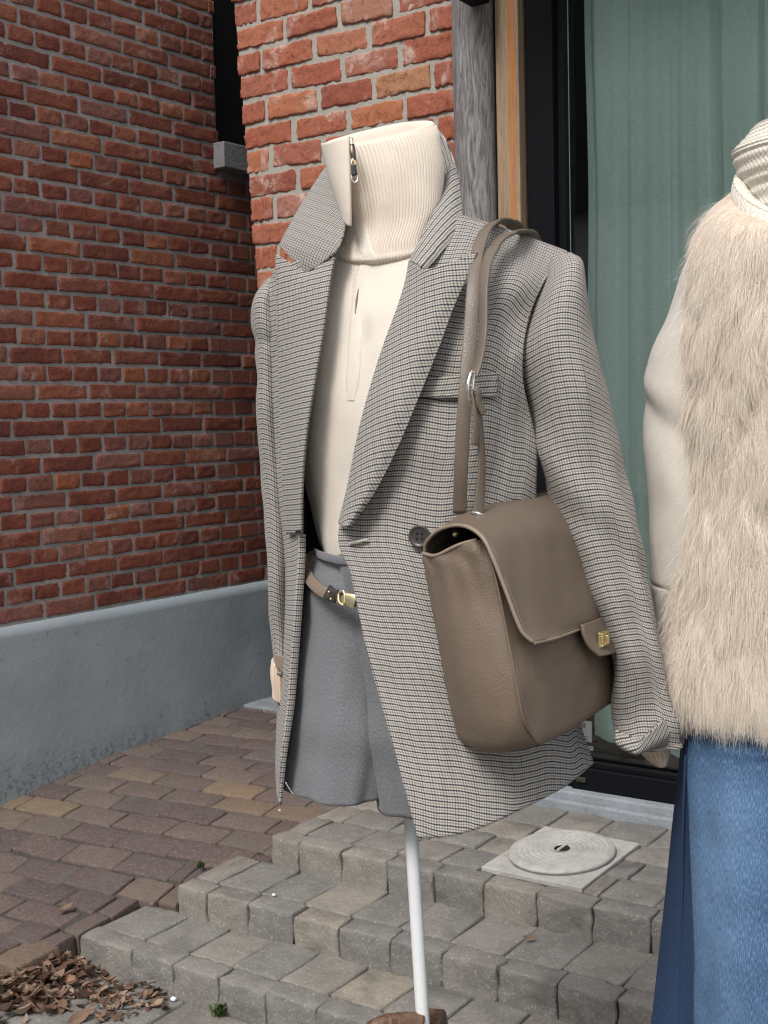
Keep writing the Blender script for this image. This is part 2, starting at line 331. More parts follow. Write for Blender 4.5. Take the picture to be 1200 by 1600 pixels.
# ------------------------------------------------------------------ helpers
def link(o, parent=None):
    COL.objects.link(o)
    if parent is not None: o.parent = parent
    return o
def tag(o, label=None, cat=None, group=None, kind=None):
    if label: o['label'] = label
    if cat: o['category'] = cat
    if group: o['group'] = group
    if kind: o['kind'] = kind
    return o
def empty(name, loc=(0, 0, 0), label=None, cat=None, group=None, kind=None):
    o = bpy.data.objects.new(name, None); o.location = Vector(loc); o.empty_display_size = 0.05
    link(o); return tag(o, label, cat, group, kind)
def mesh_obj(name, verts, faces, mat, parent=None, smooth=True, uvs=None, loc=None):
    """verts in world space; stored relative to the parent (thing) or loc"""
    org = np.array(parent.location) if parent is not None else np.array(loc if loc is not None else (0, 0, 0))
    if parent is not None and parent.parent is not None: org = org + np.array(parent.parent.location)
    v = np.asarray(verts, float) - org
    me = bpy.data.meshes.new(name); me.from_pydata(v.tolist(), [], faces); me.update()
    if uvs is not None:
        l = me.uv_layers.new(name='uv'); idx = np.empty(len(me.loops), int); me.loops.foreach_get('vertex_index', idx)
        l.data.foreach_set('uv', np.asarray(uvs, float)[idx].ravel())
    if smooth: me.polygons.foreach_set('use_smooth', [True] * len(me.polygons))
    me.materials.append(mat)
    o = bpy.data.objects.new(name, me)
    if parent is None and loc is not None: o.location = Vector(loc)
    return link(o, parent)
def grid_faces(nr, nc, closed=False):
    f = []
    for i in range(nr - 1):
        for j in range(nc if closed else nc - 1):
            k = (j + 1) % nc; f.append((i * nc + j, i * nc + k, (i + 1) * nc + k, (i + 1) * nc + j))
    return f
def cr_eval(pts, ts):
    """Catmull-Rom through pts (n,...) at parameters ts in [0, n-1]"""
    pts = np.asarray(pts, float); n = len(pts)
    ext = np.concatenate([[2 * pts[0] - pts[1]], pts, [2 * pts[-1] - pts[-2]]])
    out = []
    for t in ts:
        i = min(int(t), n - 2); u = t - i; p0, p1, p2, p3 = ext[i], ext[i + 1], ext[i + 2], ext[i + 3]
        out.append(0.5 * (2 * p1 + (p2 - p0) * u + (2 * p0 - 5 * p1 + 4 * p2 - p3) * u * u + (3 * p1 - p0 - 3 * p2 + p3) * u ** 3))
    return np.array(out)
def arc_uv(G):
    du = np.linalg.norm(np.diff(G, axis=1), axis=2); dv = np.linalg.norm(np.diff(G, axis=0), axis=2)
    U = np.concatenate([np.zeros((G.shape[0], 1)), np.cumsum(du, 1)], 1); V = np.concatenate([np.zeros((1, G.shape[1])), np.cumsum(dv, 0)], 0)
    return U, V
def surf(ctrl, nu, nv):
    """ctrl rows x cols x 3 -> dense (nv x nu x 3)"""
    ctrl = np.asarray(ctrl, float); R, Cc = ctrl.shape[:2]
    a = cr_eval(ctrl, np.linspace(0, R - 1, nv)); return np.transpose(cr_eval(np.transpose(a, (1, 0, 2)), np.linspace(0, Cc - 1, nu)), (1, 0, 2))
def patch(name, ctrl, nu, nv, mat, parent, thick=0.0, fold=None, uvoff=(0, 0), ucenter=0.0, rot=0.0, planar=None, shear=None, flip=False, wr=0.0):
    G = surf(ctrl, nu, nv)
    if fold is not None:
        s, t = np.meshgrid(np.linspace(0, 1, nu), np.linspace(0, 1, nv)); G = G - FH * fold(s, t)[..., None]
    if wr: G = G - FH * wrinkle(G, wr)[..., None]
    U, V = arc_uv(G); U = U - U[:, int(ucenter * (nu - 1))][:, None] + uvoff[0]; V = V[:, :] + uvoff[1]
    if rot:
        U, V = U * math.cos(rot) - V * math.sin(rot), U * math.sin(rot) + V * math.cos(rot)
    if shear is not None:
        V = (G[0, 0][2] - G[..., 2]) + shear * U
    if planar is not None:
        du = G[nv // 2, -1] - G[nv // 2, 0]; dv = G[-1, nu // 2] - G[0, nu // 2]; nn_ = np.cross(du, dv); nn_ /= np.linalg.norm(nn_)
        e1 = RH * math.cos(planar) + np.array([0, 0, math.sin(planar)]); e1 -= nn_ * (e1 @ nn_); e1 /= np.linalg.norm(e1); e2 = np.cross(nn_, e1)
        U, V = (G - G[0, 0]) @ e1, (G - G[0, 0]) @ e2
    f = grid_faces(nv, nu)
    if flip: f = [q[::-1] for q in f]
    o = mesh_obj(name, G.reshape(-1, 3), f, mat, parent, True, np.stack([U, V], -1).reshape(-1, 2))
    if thick:
        md = o.modifiers.new('solid', 'SOLIDIFY'); md.thickness = thick; md.offset = 0
    return o
_rw = np.random.default_rng(3); _WK = []
for _lam, _a in ((.17, 1.0), (.12, .8), (.085, .6), (.06, .45), (.043, .3), (.03, .2)):
    for _ in range(3):
        d_ = _rw.normal(size=3); d_ /= np.linalg.norm(d_); _WK.append((d_ * 2 * math.pi / _lam, _rw.uniform(0, 6.28), _a / 3))
def wrinkle(p, amp):
    w = np.zeros(p.shape[:-1])
    for k, ph, a in _WK: w += a * np.sin(p @ k + ph + 0.6 * np.sin(p @ k[[1, 2, 0]] * .6))
    return w * amp
D0 = 1.6
def Q(x, y, b): return P(x, y, D0 + b)
def qg(rows): return [[Q(*p) for p in r] for r in rows]
def tube(name, rings, n, nv, mat, parent, thick=0.0, ribs=None, fold=None, arc=(0, 1), tilt=0.0, uvoff=(0, 0), wr=0.0):
    """rings: (lx,ly,lb, rx,ry,rb, half depth[, tilt]) silhouette points in order; true closed loft"""
    ctrl = []
    for r in rings:
        a, b = Q(*r[0:3]), Q(*r[3:6]); tz = r[7] if len(r) > 7 else tilt
        ctrl.append(np.concatenate([(a + b) / 2, (b - a) / 2, FH * r[6] + np.array([0, 0, tz])]))
    S = cr_eval(ctrl, np.linspace(0, len(rings) - 1, nv))
    full = arc == (0, 1); cols = n if full else n + 1
    th = (np.arange(cols) / n * (arc[1] - arc[0]) + arc[0]) * 2 * math.pi - math.pi      # -pi = back, 0 = front
    sn, cs = np.sin(th), np.cos(th)
    G = S[:, None, 0:3] + S[:, None, 3:6] * sn[None, :, None] - S[:, None, 6:9] * cs[None, :, None]
    if ribs or fold is not None or wr:
        rad = G - S[:, None, 0:3]; rad /= np.linalg.norm(rad, axis=2)[..., None]
        off = np.zeros(G.shape[:2])
        if ribs: off += ribs[1] * np.sin(th * ribs[0])[None, :]
        if fold is not None:
            s, t = np.meshgrid(th, np.linspace(0, 1, nv)); off += fold(s, t)
        if wr: off += wrinkle(G, wr)
        G = G + rad * off[..., None]
    U, V = arc_uv(G); mid = np.argmin(np.abs(th)); U = U - U[:, mid][:, None] + uvoff[0]; V = V + uvoff[1]
    uv = np.stack([U, V], -1).reshape(-1, 2)
    o = mesh_obj(name, G.reshape(-1, 3), grid_faces(nv, cols, full), mat, parent, True, uv)
    if thick: md = o.modifiers.new('solid', 'SOLIDIFY'); md.thickness = thick; md.offset = 0
    return o
def ribbon(name, path, widths, thick, mat, parent, twists=None, n=60, normal=None, closed_round=False):
    """a strap along path (world points); flat side faces the camera side unless twisted (radians)"""
    path = np.asarray(path, float); k = len(path); ts = np.linspace(0, k - 1, n)
    p = cr_eval(path, ts); w = np.interp(ts, range(k), widths if np.ndim(widths) else [widths] * k)
    tw = np.interp(ts, range(k), twists if twists is not None else [0] * k)
    T = np.gradient(p, axis=0); T /= np.linalg.norm(T, axis=1)[:, None]
    V, UV, Fc = [], [], []
    L = np.concatenate([[0], np.cumsum(np.linalg.norm(np.diff(p, axis=0), axis=1))])
    for i in range(n):
        N0 = (-FH if normal is None else np.asarray(normal[min(len(normal) - 1, int(round(ts[i])))] if np.ndim(normal) == 2 else normal, float))
        S0 = np.cross(T[i], N0); S0 /= max(1e-9, np.linalg.norm(S0)); N1 = np.cross(S0, T[i])
        S1 = S0 * math.cos(tw[i]) + N1 * math.sin(tw[i]); N2 = np.cross(S1, T[i])
        hw, ht = w[i] / 2, thick / 2
        for (a, b) in ((-1, -.6), (-.85, -1), (.85, -1), (1, -.6), (1, .6), (.85, 1), (-.85, 1), (-1, .6)):
            V.append(p[i] + S1 * hw * a + N2 * ht * b); UV.append((hw * a, L[i]))
    Fc = grid_faces(n, 8, True); Fc += [tuple(range(7, -1, -1)), tuple(range((n - 1) * 8, n * 8))]
    return mesh_obj(name, V, Fc, mat, parent, True, UV)
def rod(name, path, r, mat, parent, n=40, m=10, loc=None, taper=None):
    path = np.asarray(path, float); k = len(path); ts = np.linspace(0, k - 1, n); p = cr_eval(path, ts)
    T = np.gradient(p, axis=0); T /= np.linalg.norm(T, axis=1)[:, None]; V = []
    up = np.array([0.3, 0.2, 1.0])
    if abs(T[0] @ up) / np.linalg.norm(up) > 0.9: up = np.array([1.0, 0.1, 0])
    for i in range(n):
        a = np.cross(T[i], up); a /= np.linalg.norm(a); b = np.cross(T[i], a)
        rr = r if taper is None else r * np.interp(ts[i] / (k - 1), (0, 1), taper)
        for j in range(m):
            q = 2 * math.pi * j / m; V.append(p[i] + rr * (a * math.cos(q) + b * math.sin(q)))
    return mesh_obj(name, V, grid_faces(n, m, True) + [tuple(range(m - 1, -1, -1)), tuple(range((n - 1) * m, n * m))], mat, parent)
BOXF = [(0, 3, 2, 1), (4, 5, 6, 7), (0, 1, 5, 4), (1, 2, 6, 5), (2, 3, 7, 6), (3, 0, 4, 7)]
def box_verts(x0, x1, y0, y1, z0, z1):
    return [(x0, y0, z0), (x1, y0, z0), (x1, y1, z0), (x0, y1, z0), (x0, y0, z1), (x1, y0, z1), (x1, y1, z1), (x0, y1, z1)]
def box(name, x0, x1, y0, y1, z0, z1, mat, parent=None, bevel=0.003, loc=None):
    o = mesh_obj(name, box_verts(x0, x1, y0, y1, z0, z1), BOXF, mat, parent, False, loc=loc)
    if bevel: md = o.modifiers.new('bevel', 'BEVEL'); md.width = bevel; md.segments = 2; md.limit_method = 'ANGLE'
    return o
def rounded_block(name, L, D, Hh, r, amp, seed, nx=5, nz=3, freq=22.0, skew=0.0):
    """a worn brick or block of size L x D x Hh centred on the origin, edges rounded and chipped"""
    def axis(Lx, k):
        e = [0, r * 0.35, r]; mid = list(np.linspace(r, Lx - r, k + 2)[1:-1]); return np.array(e + mid + [Lx - x for x in e[::-1]]) - Lx / 2
    xs, ys, zs = axis(L, nx), axis(D, 1), axis(Hh, nz)
    bm = bmesh.new(); vm = {}; half = np.array([L, D, Hh]) / 2; rng = random.Random(seed); o = Vector((rng.random() * 90, rng.random() * 90, rng.random() * 90))
    sk = [rng.uniform(-skew, skew) for _ in range(4)]
    def vert(i, j, k):
        key = (i, j, k)
        if key in vm: return vm[key]
        p = np.array([xs[i], ys[j], zs[k]]); c = np.clip(p, -half + r, half - r); d = p - c; ln = np.linalg.norm(d)
        if ln > 1e-9: p = c + d / ln * r
        e = Vector(p) * freq + o
        nv = Vector((noise.noise(e), noise.noise(e + Vector((31, 0, 0))), noise.noise(e + Vector((0, 47, 0)))))
        nv2 = noise.noise(e * 2.7)
        p = p * (1 + 0) + np.array(nv) * amp + np.sign(p) * nv2 * amp * 0.5 * (ln > 1e-9)
        p[0] += p[2] / Hh * sk[0] + (p[1] / D) * sk[1]; p[2] += p[0] / L * sk[2]; p[1] += p[0] / L * sk[3]
        vm[key] = bm.verts.new(p); return vm[key]
    X, Y, Z = len(xs), len(ys), len(zs)
    def face(q):
        try: bm.faces.new([vert(*t) for t in q])
        except ValueError: pass
    for i in range(X - 1):
        for j in range(Y - 1):
            face(((i, j, 0), (i, j + 1, 0), (i + 1, j + 1, 0), (i + 1, j, 0))); face(((i, j, Z - 1), (i + 1, j, Z - 1), (i + 1, j + 1, Z - 1), (i, j + 1, Z - 1)))
    for i in range(X - 1):
        for k in range(Z - 1):
            face(((i, 0, k), (i + 1, 0, k), (i + 1, 0, k + 1), (i, 0, k + 1))); face(((i, Y - 1, k), (i, Y - 1, k + 1), (i + 1, Y - 1, k + 1), (i + 1, Y - 1, k)))
    for j in range(Y - 1):
        for k in range(Z - 1):
            face(((0, j, k), (0, j, k + 1), (0, j + 1, k + 1), (0, j + 1, k))); face(((X - 1, j, k), (X - 1, j + 1, k), (X - 1, j + 1, k + 1), (X - 1, j, k + 1)))
    me = bpy.data.meshes.new(name); bm.to_mesh(me); bm.free()
    me.polygons.foreach_set('use_smooth', [True] * len(me.polygons)); return me
def place(name, me, loc, rot, scale, parent):
    o = bpy.data.objects.new(name, me); o.location = Vector(loc) - (parent.location if parent else Vector()); o.rotation_euler = rot; o.scale = scale
    return link(o, parent)
def proj(p):
    d = np.asarray(p, float) - C0; z = d @ CF; return 600 + F_PX * (d @ CR) / z, 800 + F_PX * (d @ CD) / z, z

# ================================================================== THE SETTING
RISE = 0.081
Y_TOP, Y_MID, Y_LOW = 2.585, 2.342, 2.110
def ramp_z(Y): return float(np.interp(Y, (1.9, 2.06, 2.2, 2.335, 2.46, 2.6, 2.8, 3.1, 3.7), (-.188, -.173, -.162, -.148, -.117, -.088, -.060, -.030, 0)))
LOW = -3 * RISE
g = mesh_obj('ground', [(-60, -60, LOW - 0.012), (60, -60, LOW - 0.012), (60, 60, LOW - 0.012), (-60, 60, LOW - 0.012)], [(0, 1, 2, 3)], M['ground'], None, False); tag(g, kind='structure')

# --- left brick wall with grey rendered plinth
Wd = np.array([math.sin(YW), math.cos(YW), 0]); nW = np.array([Wd[1], -Wd[0], 0]); W0 = np.array([-3.225, 3.8, 0])
def wp(s, z, out=0.0): return W0 + Wd * s + nW * out + np.array([0, 0, z])
wall = empty('brick_wall', wp(-0.6, 0), 'dark red brick wall with grey joints above a blue-grey plinth', 'wall')
def wall_slab(name, s0, s1, z0, z1, o0, o1, mat, bevel=0.0):
    v = [wp(s, z, o) for z in (z0, z1) for (s, o) in ((s0, o1), (s1, o1), (s1, o0), (s0, o0))]
    o = mesh_obj(name, v, [(0, 1, 2, 3)[::-1], (4, 5, 6, 7)[::-1][::-1], (0, 4, 5, 1)[::-1], (1, 5, 6, 2)[::-1], (2, 6, 7, 3)[::-1], (3, 7, 4, 0)[::-1]], mat, wall, False)
    if bevel: md = o.modifiers.new('bevel', 'BEVEL'); md.width = bevel; md.segments = 2
    return o
PL_TOP = 0.492
OPEN_S, OPEN_Z = -0.105, 2.215                       # dark opening: starts here and runs on behind the pier
wall_slab('mortar_bed', -2.6, OPEN_S, PL_TOP, 3.4, -0.25, -0.0045, M['mortar_grey'])
wall_slab('mortar_bed', OPEN_S, 2.2, PL_TOP, OPEN_Z - 0.09, -0.25, -0.0045, M['mortar_grey'])
wall_slab('dark_opening', OPEN_S, 2.2, OPEN_Z - 0.09, 3.4, -0.25, -0.17, M['black_void'])
# plinth: a rendered face, a little uneven
ss = np.linspace(-2.6, 2.2, 120); zs = np.linspace(-0.4, PL_TOP, 24)
V = [wp(s, z, 0.012 + 0.004 * noise.noise(Vector((s * 5, z * 5, 3))) + 0.002 * noise.noise(Vector((s * 22, z * 22, 9)))) for z in zs for s in ss]
V += [wp(s, PL_TOP + 0.002 * noise.noise(Vector((s * 14, 0, 0))), -0.05) for s in ss]
mesh_obj('plinth', V, grid_faces(len(zs) + 1, len(ss)), M['plinth'], wall)
# stone sill block
v = [wp(s, z, o) for z in (OPEN_Z - 0.098, OPEN_Z) for (s, o) in ((-0.127, 0.055), (1.2, 0.055), (1.2, -0.2), (-0.127, -0.2))]
so = mesh_obj('stone_sill', v, BOXF, M['stone_block'], wall, False); md = so.modifiers.new('bevel', 'BEVEL'); md.width = 0.004; md.segments = 2
RH_ = 0.0612
st_me = [rounded_block('brick_stretcher', 0.209, 0.06, 0.050, 0.004, 0.0030, 100 + i, 11, 3, 55, 0.002) for i in range(9)]
hd_me = [rounded_block('brick_header', 0.099, 0.06, 0.050, 0.004, 0.0030, 200 + i, 6, 3, 55, 0.002) for i in range(9)]
for me in st_me + hd_me: me.materials.append(M['brick_dark'])
wrot = (0, 0, math.pi / 2 - YW)
cand = []
nrow = int((3.38 - PL_TOP) / RH_)
for r in range(nrow):
    z = PL_TOP + RH_ * (r + 0.5) + 0.003; st = r % 2 == 0; pitch = 0.221 if st else 0.1105
    s = -2.55 + (0.055 if not st else (0.1105 if (r // 2) % 2 else 0.0)) + random.uniform(-0.01, 0.01)
    while s < 2.1:
        if not (s + pitch > OPEN_S and z > OPEN_Z - 0.12):
            cand.append((s + pitch / 2, z + random.uniform(-.0015, .0015), st))
        s += pitch + random.uniform(-0.002, 0.002)
        if z > OPEN_Z - 0.12 and s < OPEN_S and s + pitch > OPEN_S:           # closer at the jamb
            cand.append(((s + OPEN_S) / 2, z, None, max(0.03, OPEN_S - s - 0.006))); s = 9
def vis(c):
    x, y, z = proj(wp(c[0], c[1])); return -40 < x < 445 and -40 < y < 1000
seen = sorted([c for c in cand if vis(c)], key=lambda c: -(0.22 if c[2] else 0.11) / proj(wp(c[0], c[1]))[2] ** 2)
ind, rest = seen[:298], seen[298:] + [c for c in cand if not vis(c)]
for c in ind:
    me = random.choice(st_me if c[2] else hd_me); sc = 1.0 if len(c) == 3 else c[3] / 0.099
    place('brick', me, wp(c[0], c[1], -0.03 + random.uniform(-0.0025, 0.002)), (0, random.uniform(-.008, .008), wrot[2] + random.uniform(-.01, .01)), (sc * random.uniform(.975, 1.015), 1, random.uniform(.93, 1.03)), wall)
V, Fc = [], []
for c in rest:
    L = (0.209 if c[2] else 0.099 if len(c) == 3 else c[3]) / 2 * random.uniform(.97, 1.01); b = len(V); o1 = random.uniform(-.002, .002)
    for z in (c[1] - 0.0235, c[1] + 0.0235):
        V += [wp(c[0] - L, z, o1 - 0.002), wp(c[0] - L + .003, z, o1), wp(c[0] + L - .003, z, o1), wp(c[0] + L, z, o1 - 0.002), wp(c[0] + L, z, -.03), wp(c[0] - L, z, -.03)]
    for k in range(6): Fc.append((b + k, b + 6 + k, b + 6 + (k + 1) % 6, b + (k + 1) % 6)[::-1])
    Fc += [tuple(b + k for k in range(6)), tuple(b + 6 + k for k in range(5, -1, -1))]
o = mesh_obj('brick_courses', V, Fc, M['brick_dark_far'], wall, False); o['kind'] = 'stuff'

# --- brick pier beside the shop door
YP = 3.25; PX1 = -1.888
def pier_left(z): return -2.691 - 0.0705 * (z - 1.62)
pier = empty('brick_pier', (-2.25, YP + 0.1, 0), 'orange-red brick pier with pale mortar behind the blazer', 'pier')
NZ = 40; V = []
for i in range(NZ + 1):
    z = -0.05 + i * (3.4 + 0.05) / NZ; xl = pier_left(z) + 0.006
    V += [(xl, YP + 0.0055, z), (PX1, YP + 0.0055, z), (PX1, YP + 0.45, z), (xl, YP + 0.45, z)]
mesh_obj('mortar_bed', V, grid_faces(NZ + 1, 4, True), M['mortar_light'], pier, False)
PR = 0.0802
lst = [rounded_block('pier_brick', 0.203, 0.08, 0.068, 0.005, 0.0046, 300 + i, 15, 5, 52, 0.004) for i in range(12)]
for me in lst: me.materials.append(M['brick_light'])
z0 = onY(340 + 95 / 3, 120, YP)[2] - PR * 40 - 0.004     # a bed joint measured on the pier
row = 0; z = z0
while z < 3.3:
    zc = z + PR / 2
    if zc > 0.02:
        xl = pier_left(zc); x = xl + (0.0 if row % 2 == 1 else -0.107)
        while x < PX1 - 0.02:
            a, b = max(x, xl), min(x + 0.204, PX1)
            if b - a > 0.03 and zc > 1.35:
                jit = 0.004
                place('brick', random.choice(lst), ((a + b) / 2 + random.uniform(-jit, jit) * 0.6, YP + 0.04 + random.uniform(-.004, .003), zc + random.uniform(-.003, .003)),
                      (random.uniform(-.02, .02), random.uniform(-.018, .018), random.uniform(-.02, .02)), ((b - a) / 0.212 * random.uniform(.97, 1.02), 1, random.uniform(.92, 1.06)), pier)
            x += 0.215
    row += 1; z += PR
# lower courses are hidden behind the blazer: one joined part
V, Fc = [], []; z = z0; row = 0
while z < 1.37:
    zc = z + PR / 2
    if 0.02 < zc <= 1.35:
        xl = pier_left(zc); x = xl + (0 if row % 2 == 1 else -0.107)
        while x < PX1 - 0.02:
            a, b = max(x, xl), min(x + 0.204, PX1)
            if b - a > .03: k = len(V); V += box_verts(a, b, YP, YP + .06, zc - .031, zc + .031); Fc += [tuple(k + q for q in f) for f in BOXF]
            x += 0.215
    row += 1; z += PR
o = mesh_obj('brick_courses', V, Fc, M['brick_light'], pier, False); o['kind'] = 'stuff'

# --- weathered round post, oak board
post = empty('timber_post', (-1.815, 3.20, 0), 'weathered grey round timber post between brick pier and oak board', 'post')
V = []; n = 40; zz = np.linspace(-0.02, 3.4, 60)
for z in zz:
    lean = 0.012 * (z - 2.0)
    for j in range(n):
        q = 2 * math.pi * j / n; r = 0.0605 * (1 + 0.035 * noise.noise(Vector((math.cos(q) * 1.4, math.sin(q) * 1.4, z * 1.1))) + 0.012 * noise.noise(Vector((math.cos(q) * 9, math.sin(q) * 9, z * 1.5))))
        V.append((-1.812 - lean * 0.3 + r * math.cos(q), 3.205 + r * math.sin(q), z))
mesh_obj('shaft', V, grid_faces(len(zz), n, True), M['wood_grey'], post)
hk = onY(738, 2, 3.13)
box('iron_bracket', hk[0] - 0.012, hk[0] + 0.05, 3.06, 3.145, hk[2] - 0.012, hk[2] + 0.14, M['black_metal'], post, 0.006)
board = empty('oak_board', (-1.70, 3.22, 0), 'upright oak board with an orange streak beside the black door frame', 'board')
box('plank', -1.742, -1.668, 3.205, 3.32, -0.01, 3.4, M['wood_oak'], board, 0.004)

# --- glazed shop door / window, curtain, room behind
XL, XR = -1.662, 0.9
door = empty('glass_door', (XL, 3.27, 0), 'black framed glass shop door with pale stone sill', 'door')
def vbar(name, x0, x1, y0, y1, z0=0.05, z1=3.2, mat='black_metal', bev=0.003): return box(name, x0, x1, y0, y1, z0, z1, M[mat], door, bev)
vbar('frame_post', XL, XL + 0.085, 3.235, 3.335)
vbar('frame_rebate', XL + 0.0852, XL + 0.108, 3.262, 3.335)
vbar('frame_post', XR - 0.09, XR, 3.235, 3.335)
box('bottom_rail', XL + 0.1085, XR - 0.0905, 3.25, 3.335, 0.046, 0.112, M['black_metal'], door, 0.004)
box('glazing_bead', XL + 0.1085, XR - 0.0905, 3.262, 3.285, 0.1125, 0.128, M['black_metal'], door, 0.002)
box('top_rail', XL + 0.1085, XR - 0.0905, 3.235, 3.335, 3.08, 3.2, M['black_metal'], door, 0.004)
box('pane', XL + 0.1085, XR - 0.0905, 3.288, 3.294, 0.113, 3.079, M['glass'], door, 0)
sill = box('stone_sill', XL - 0.004, XR + 0.1, 3.218, 3.40, 0.012, 0.0455, M['sill_stone'], door, 0.006)
box('sill_step', XL - 0.02, XR + 0.1, 3.196, 3.2175, -0.02, 0.022, M['sill_stone'], door, 0.006)
hb = onZ(908, 1221, 0.075); box('latch', hb[0] - 0.02, hb[0] + 0.012, 3.243, 3.2495, 0.07, 0.085, M['dark_metal'], door, 0.003)
# curtain: gathered linen
cur = empty('curtain', (-1.4, 3.45, 0), 'sage green linen curtain hanging behind the shop glass', 'curtain')
def curtain_sheet(name, x0, x1, yb, zb, seed, amp=0.02):
    nx, nz = 420, 70; V, UV = [], []
    for k in range(nz):
        f = k / (nz - 1); z = zb + (3.05 - zb) * f
        for i in range(nx):
            x = x0 + (x1 - x0) * i / (nx - 1); s = x * 10.5 + seed
            w = noise.noise(Vector((s, seed, 0.12 * z))) * 1.1 + 0.35 * noise.noise(Vector((s * 2.7, seed + 5, 0.5 * z))) + 0.10 * noise.noise(Vector((s * 8, seed, 0.9 * z))) + 0.35 * noise.noise(Vector((s * 0.6 + z * .5, seed + 2, 1.1 * z)))
            zz = z + (0.035 * noise.noise(Vector((x * 6, seed, 0))) if k == 0 else 0)
            V.append((x + 0.012 * w + 0.012 * (1 - f) * noise.noise(Vector((z * 2, 0, seed))), yb + amp * w * 2.6, zz)); UV.append((x * 1.15, z))
    o = mesh_obj(name, V, grid_faces(nz, nx), M['curtain'], cur, True, UV); return o
cx = onY(916, 300, 3.40)[0]
curtain_sheet('curtain_sheet', cx, XR + 0.2, 3.40, 0.155, 3.0)
# the room
room = empty('shop_room', (0, 4.5, 0), kind='structure')
box('room_floor', XL - 0.4, XR + 0.6, 3.41, 6.0, -0.1, 0.02, M['dark_interior'], room, 0)
box('room_back_wall', XL - 0.4, XR + 0.6, 6.0, 6.1, -0.1, 3.3, M['dark_interior'], room, 0)
box('room_side_wall', XL - 0.5, XL - 0.4, 3.45, 6.1, -0.1, 3.3, M['dark_interior'], room, 0)
box('room_side_wall', XR + 0.6, XR + 0.7, 3.45, 6.1, -0.1, 3.3, M['dark_interior'], room, 0)
box('room_ceiling', XL - 0.5, XR + 0.7, 3.34, 6.1, 3.201, 3.35, M['dark_interior'], room, 0)
# notices standing behind the glass
def notice(x0, y0, x1, y1, label):
    a, b = onY(x0, y0, 3.31), onY(x1, y1, 3.31); c = empty('notice_card', ((a[0] + b[0]) / 2, 3.31, b[2]), label, 'notice')
    box('card', a[0], b[0], 3.308, 3.3105, b[2], a[2], M['paper'], c, 0); return c, a, b
c, a, b = notice(884, 1122, 925, 1160, 'white notice card with small grey picture inside the glass')
w = b[0] - a[0]; hgt = a[2] - b[2]
box('printed_picture', b[0] - w * .62, b[0] - w * .22, 3.3065, 3.3075, b[2] + hgt * .66, b[2] + hgt * .9, M['print'], c, 0)
for k in range(3): box('printed_line', b[0] - w * .55, b[0] - w * .12, 3.3065, 3.3075, b[2] + hgt * (.10 + .07 * k), b[2] + hgt * (.125 + .07 * k), M['print'], c, 0)
c, a, b = notice(896, 1162, 927, 1173, 'small white label strip just below the notice card')
w = b[0] - a[0]; hgt = a[2] - b[2]
box('printed_line', b[0] - w * .5, b[0] - w * .12, 3.3065, 3.3075, b[2] + hgt * .3, b[2] + hgt * .65, M['print'], c, 0)
# building over the openings and an added light blocker (out of frame above)
eave = empty('roof_edge', (-2, 3.0, 3.4), kind='structure')
box('roof_slab', -2.7, XR + 0.7, 3.22, 6.2, 3.401, 3.55, M['dark_interior'], eave, 0)
box('light_blocker', XL + .02, XR + .6, 2.62, 3.2195, 2.80, 2.90, M['black_metal'], eave, 0.004)  # unseen slab added only to shade the upper part of the curtain
box('passage_back', -3.4, -2.0, 5.2, 5.3, -0.2, 3.4, M['black_void'], eave, 0)

# --- the house across the street, seen only in the glass
opp = empty('opposite_house', (-8, -13, LOW), 'low white rendered house with dark roof across the street, mirrored in the glass', 'house')
box('wall', -24, 8, -18, -13, LOW, 4.6, M['white_wall'], opp, 0)
mesh_obj('roof', [(-24.5, -12.6, 4.45), (8.5, -12.6, 4.45), (8.5, -15.6, 10.2), (-24.5, -15.6, 10.2), (-24.5, -18.6, 4.45), (8.5, -18.6, 4.45)], [(0, 1, 2, 3), (3, 2, 5, 4)], M['slate'], opp, False)
for k in range(8):
    x = -22.3 + k * 3.8
    wf = box('window', x, x + 1.5, -13.0, -12.94, .7, 2.5, M['white_pole'], opp, 0)
    box('pane', x + .1, x + .7, -12.939, -12.93, .8, 2.4, M['black_void'], opp, 0); box('pane', x + .8, x + 1.4, -12.939, -12.93, .8, 2.4, M['black_void'], opp, 0)

# --- red clay paving, sloping
rampo = empty('paved_ramp', (-2.7, 2.8, 0), kind='structure')
def step_left(Y): return float(np.interp(Y, (1.9, 2.06, 2.334, 2.336, 2.578, 2.58, 2.8, 3.3), (-2.45, -2.418, -2.41, -2.292, -2.288, -2.17, -2.16, -2.12)))
V = []; ys = sorted(list(np.linspace(1.99, 5.2, 60)) + [2.374, 2.376, 2.618, 2.62])
for Y in ys: V += [(-3.9, Y, ramp_z(Y) - 0.008), (min(step_left(Y), step_left(Y - .04)) - .025, Y, ramp_z(Y) - 0.008), (min(step_left(Y), step_left(Y - .04)) - .025, Y, LOW - .03)]
mesh_obj('joint_bed', V, grid_faces(len(ys), 3), M['joint_sand'], rampo, False)
pv = [rounded_block('clay_paver', 0.198, 0.098, 0.08, 0.009, 0.0034, 400 + i, 7, 1, 28, 0.004) for i in range(12)]
for me in pv: me.materials.append(M['paver_red'])
nr = 0; Y = 2.06; ROT = -0.035
rows_red = []
while Y < 4.3:
    x = -3.32 + (0.0 if nr % 2 else -0.101) + random.uniform(-.008, .008)
    while x < -2.0:
        rowY = Y + 0.02 * math.sin(x * 2.3) * 0.4 + (x + 2.8) * 0.06
        a, b = max(x, -3.30), min(x + 0.2, step_left(rowY) - 0.072)
        if b - a > 0.045 and rowY > 1.9: rows_red.append(((a + b) / 2, rowY, b - a))
        x += 0.2025 + random.uniform(-.002, .003)
    Y += 0.1015; nr += 1
def keep_px(p, mg=70):
    x, y, z = proj(p); return -mg < x < 1200 + mg and -mg < y < 1600 + mg
V, Fc = [], []
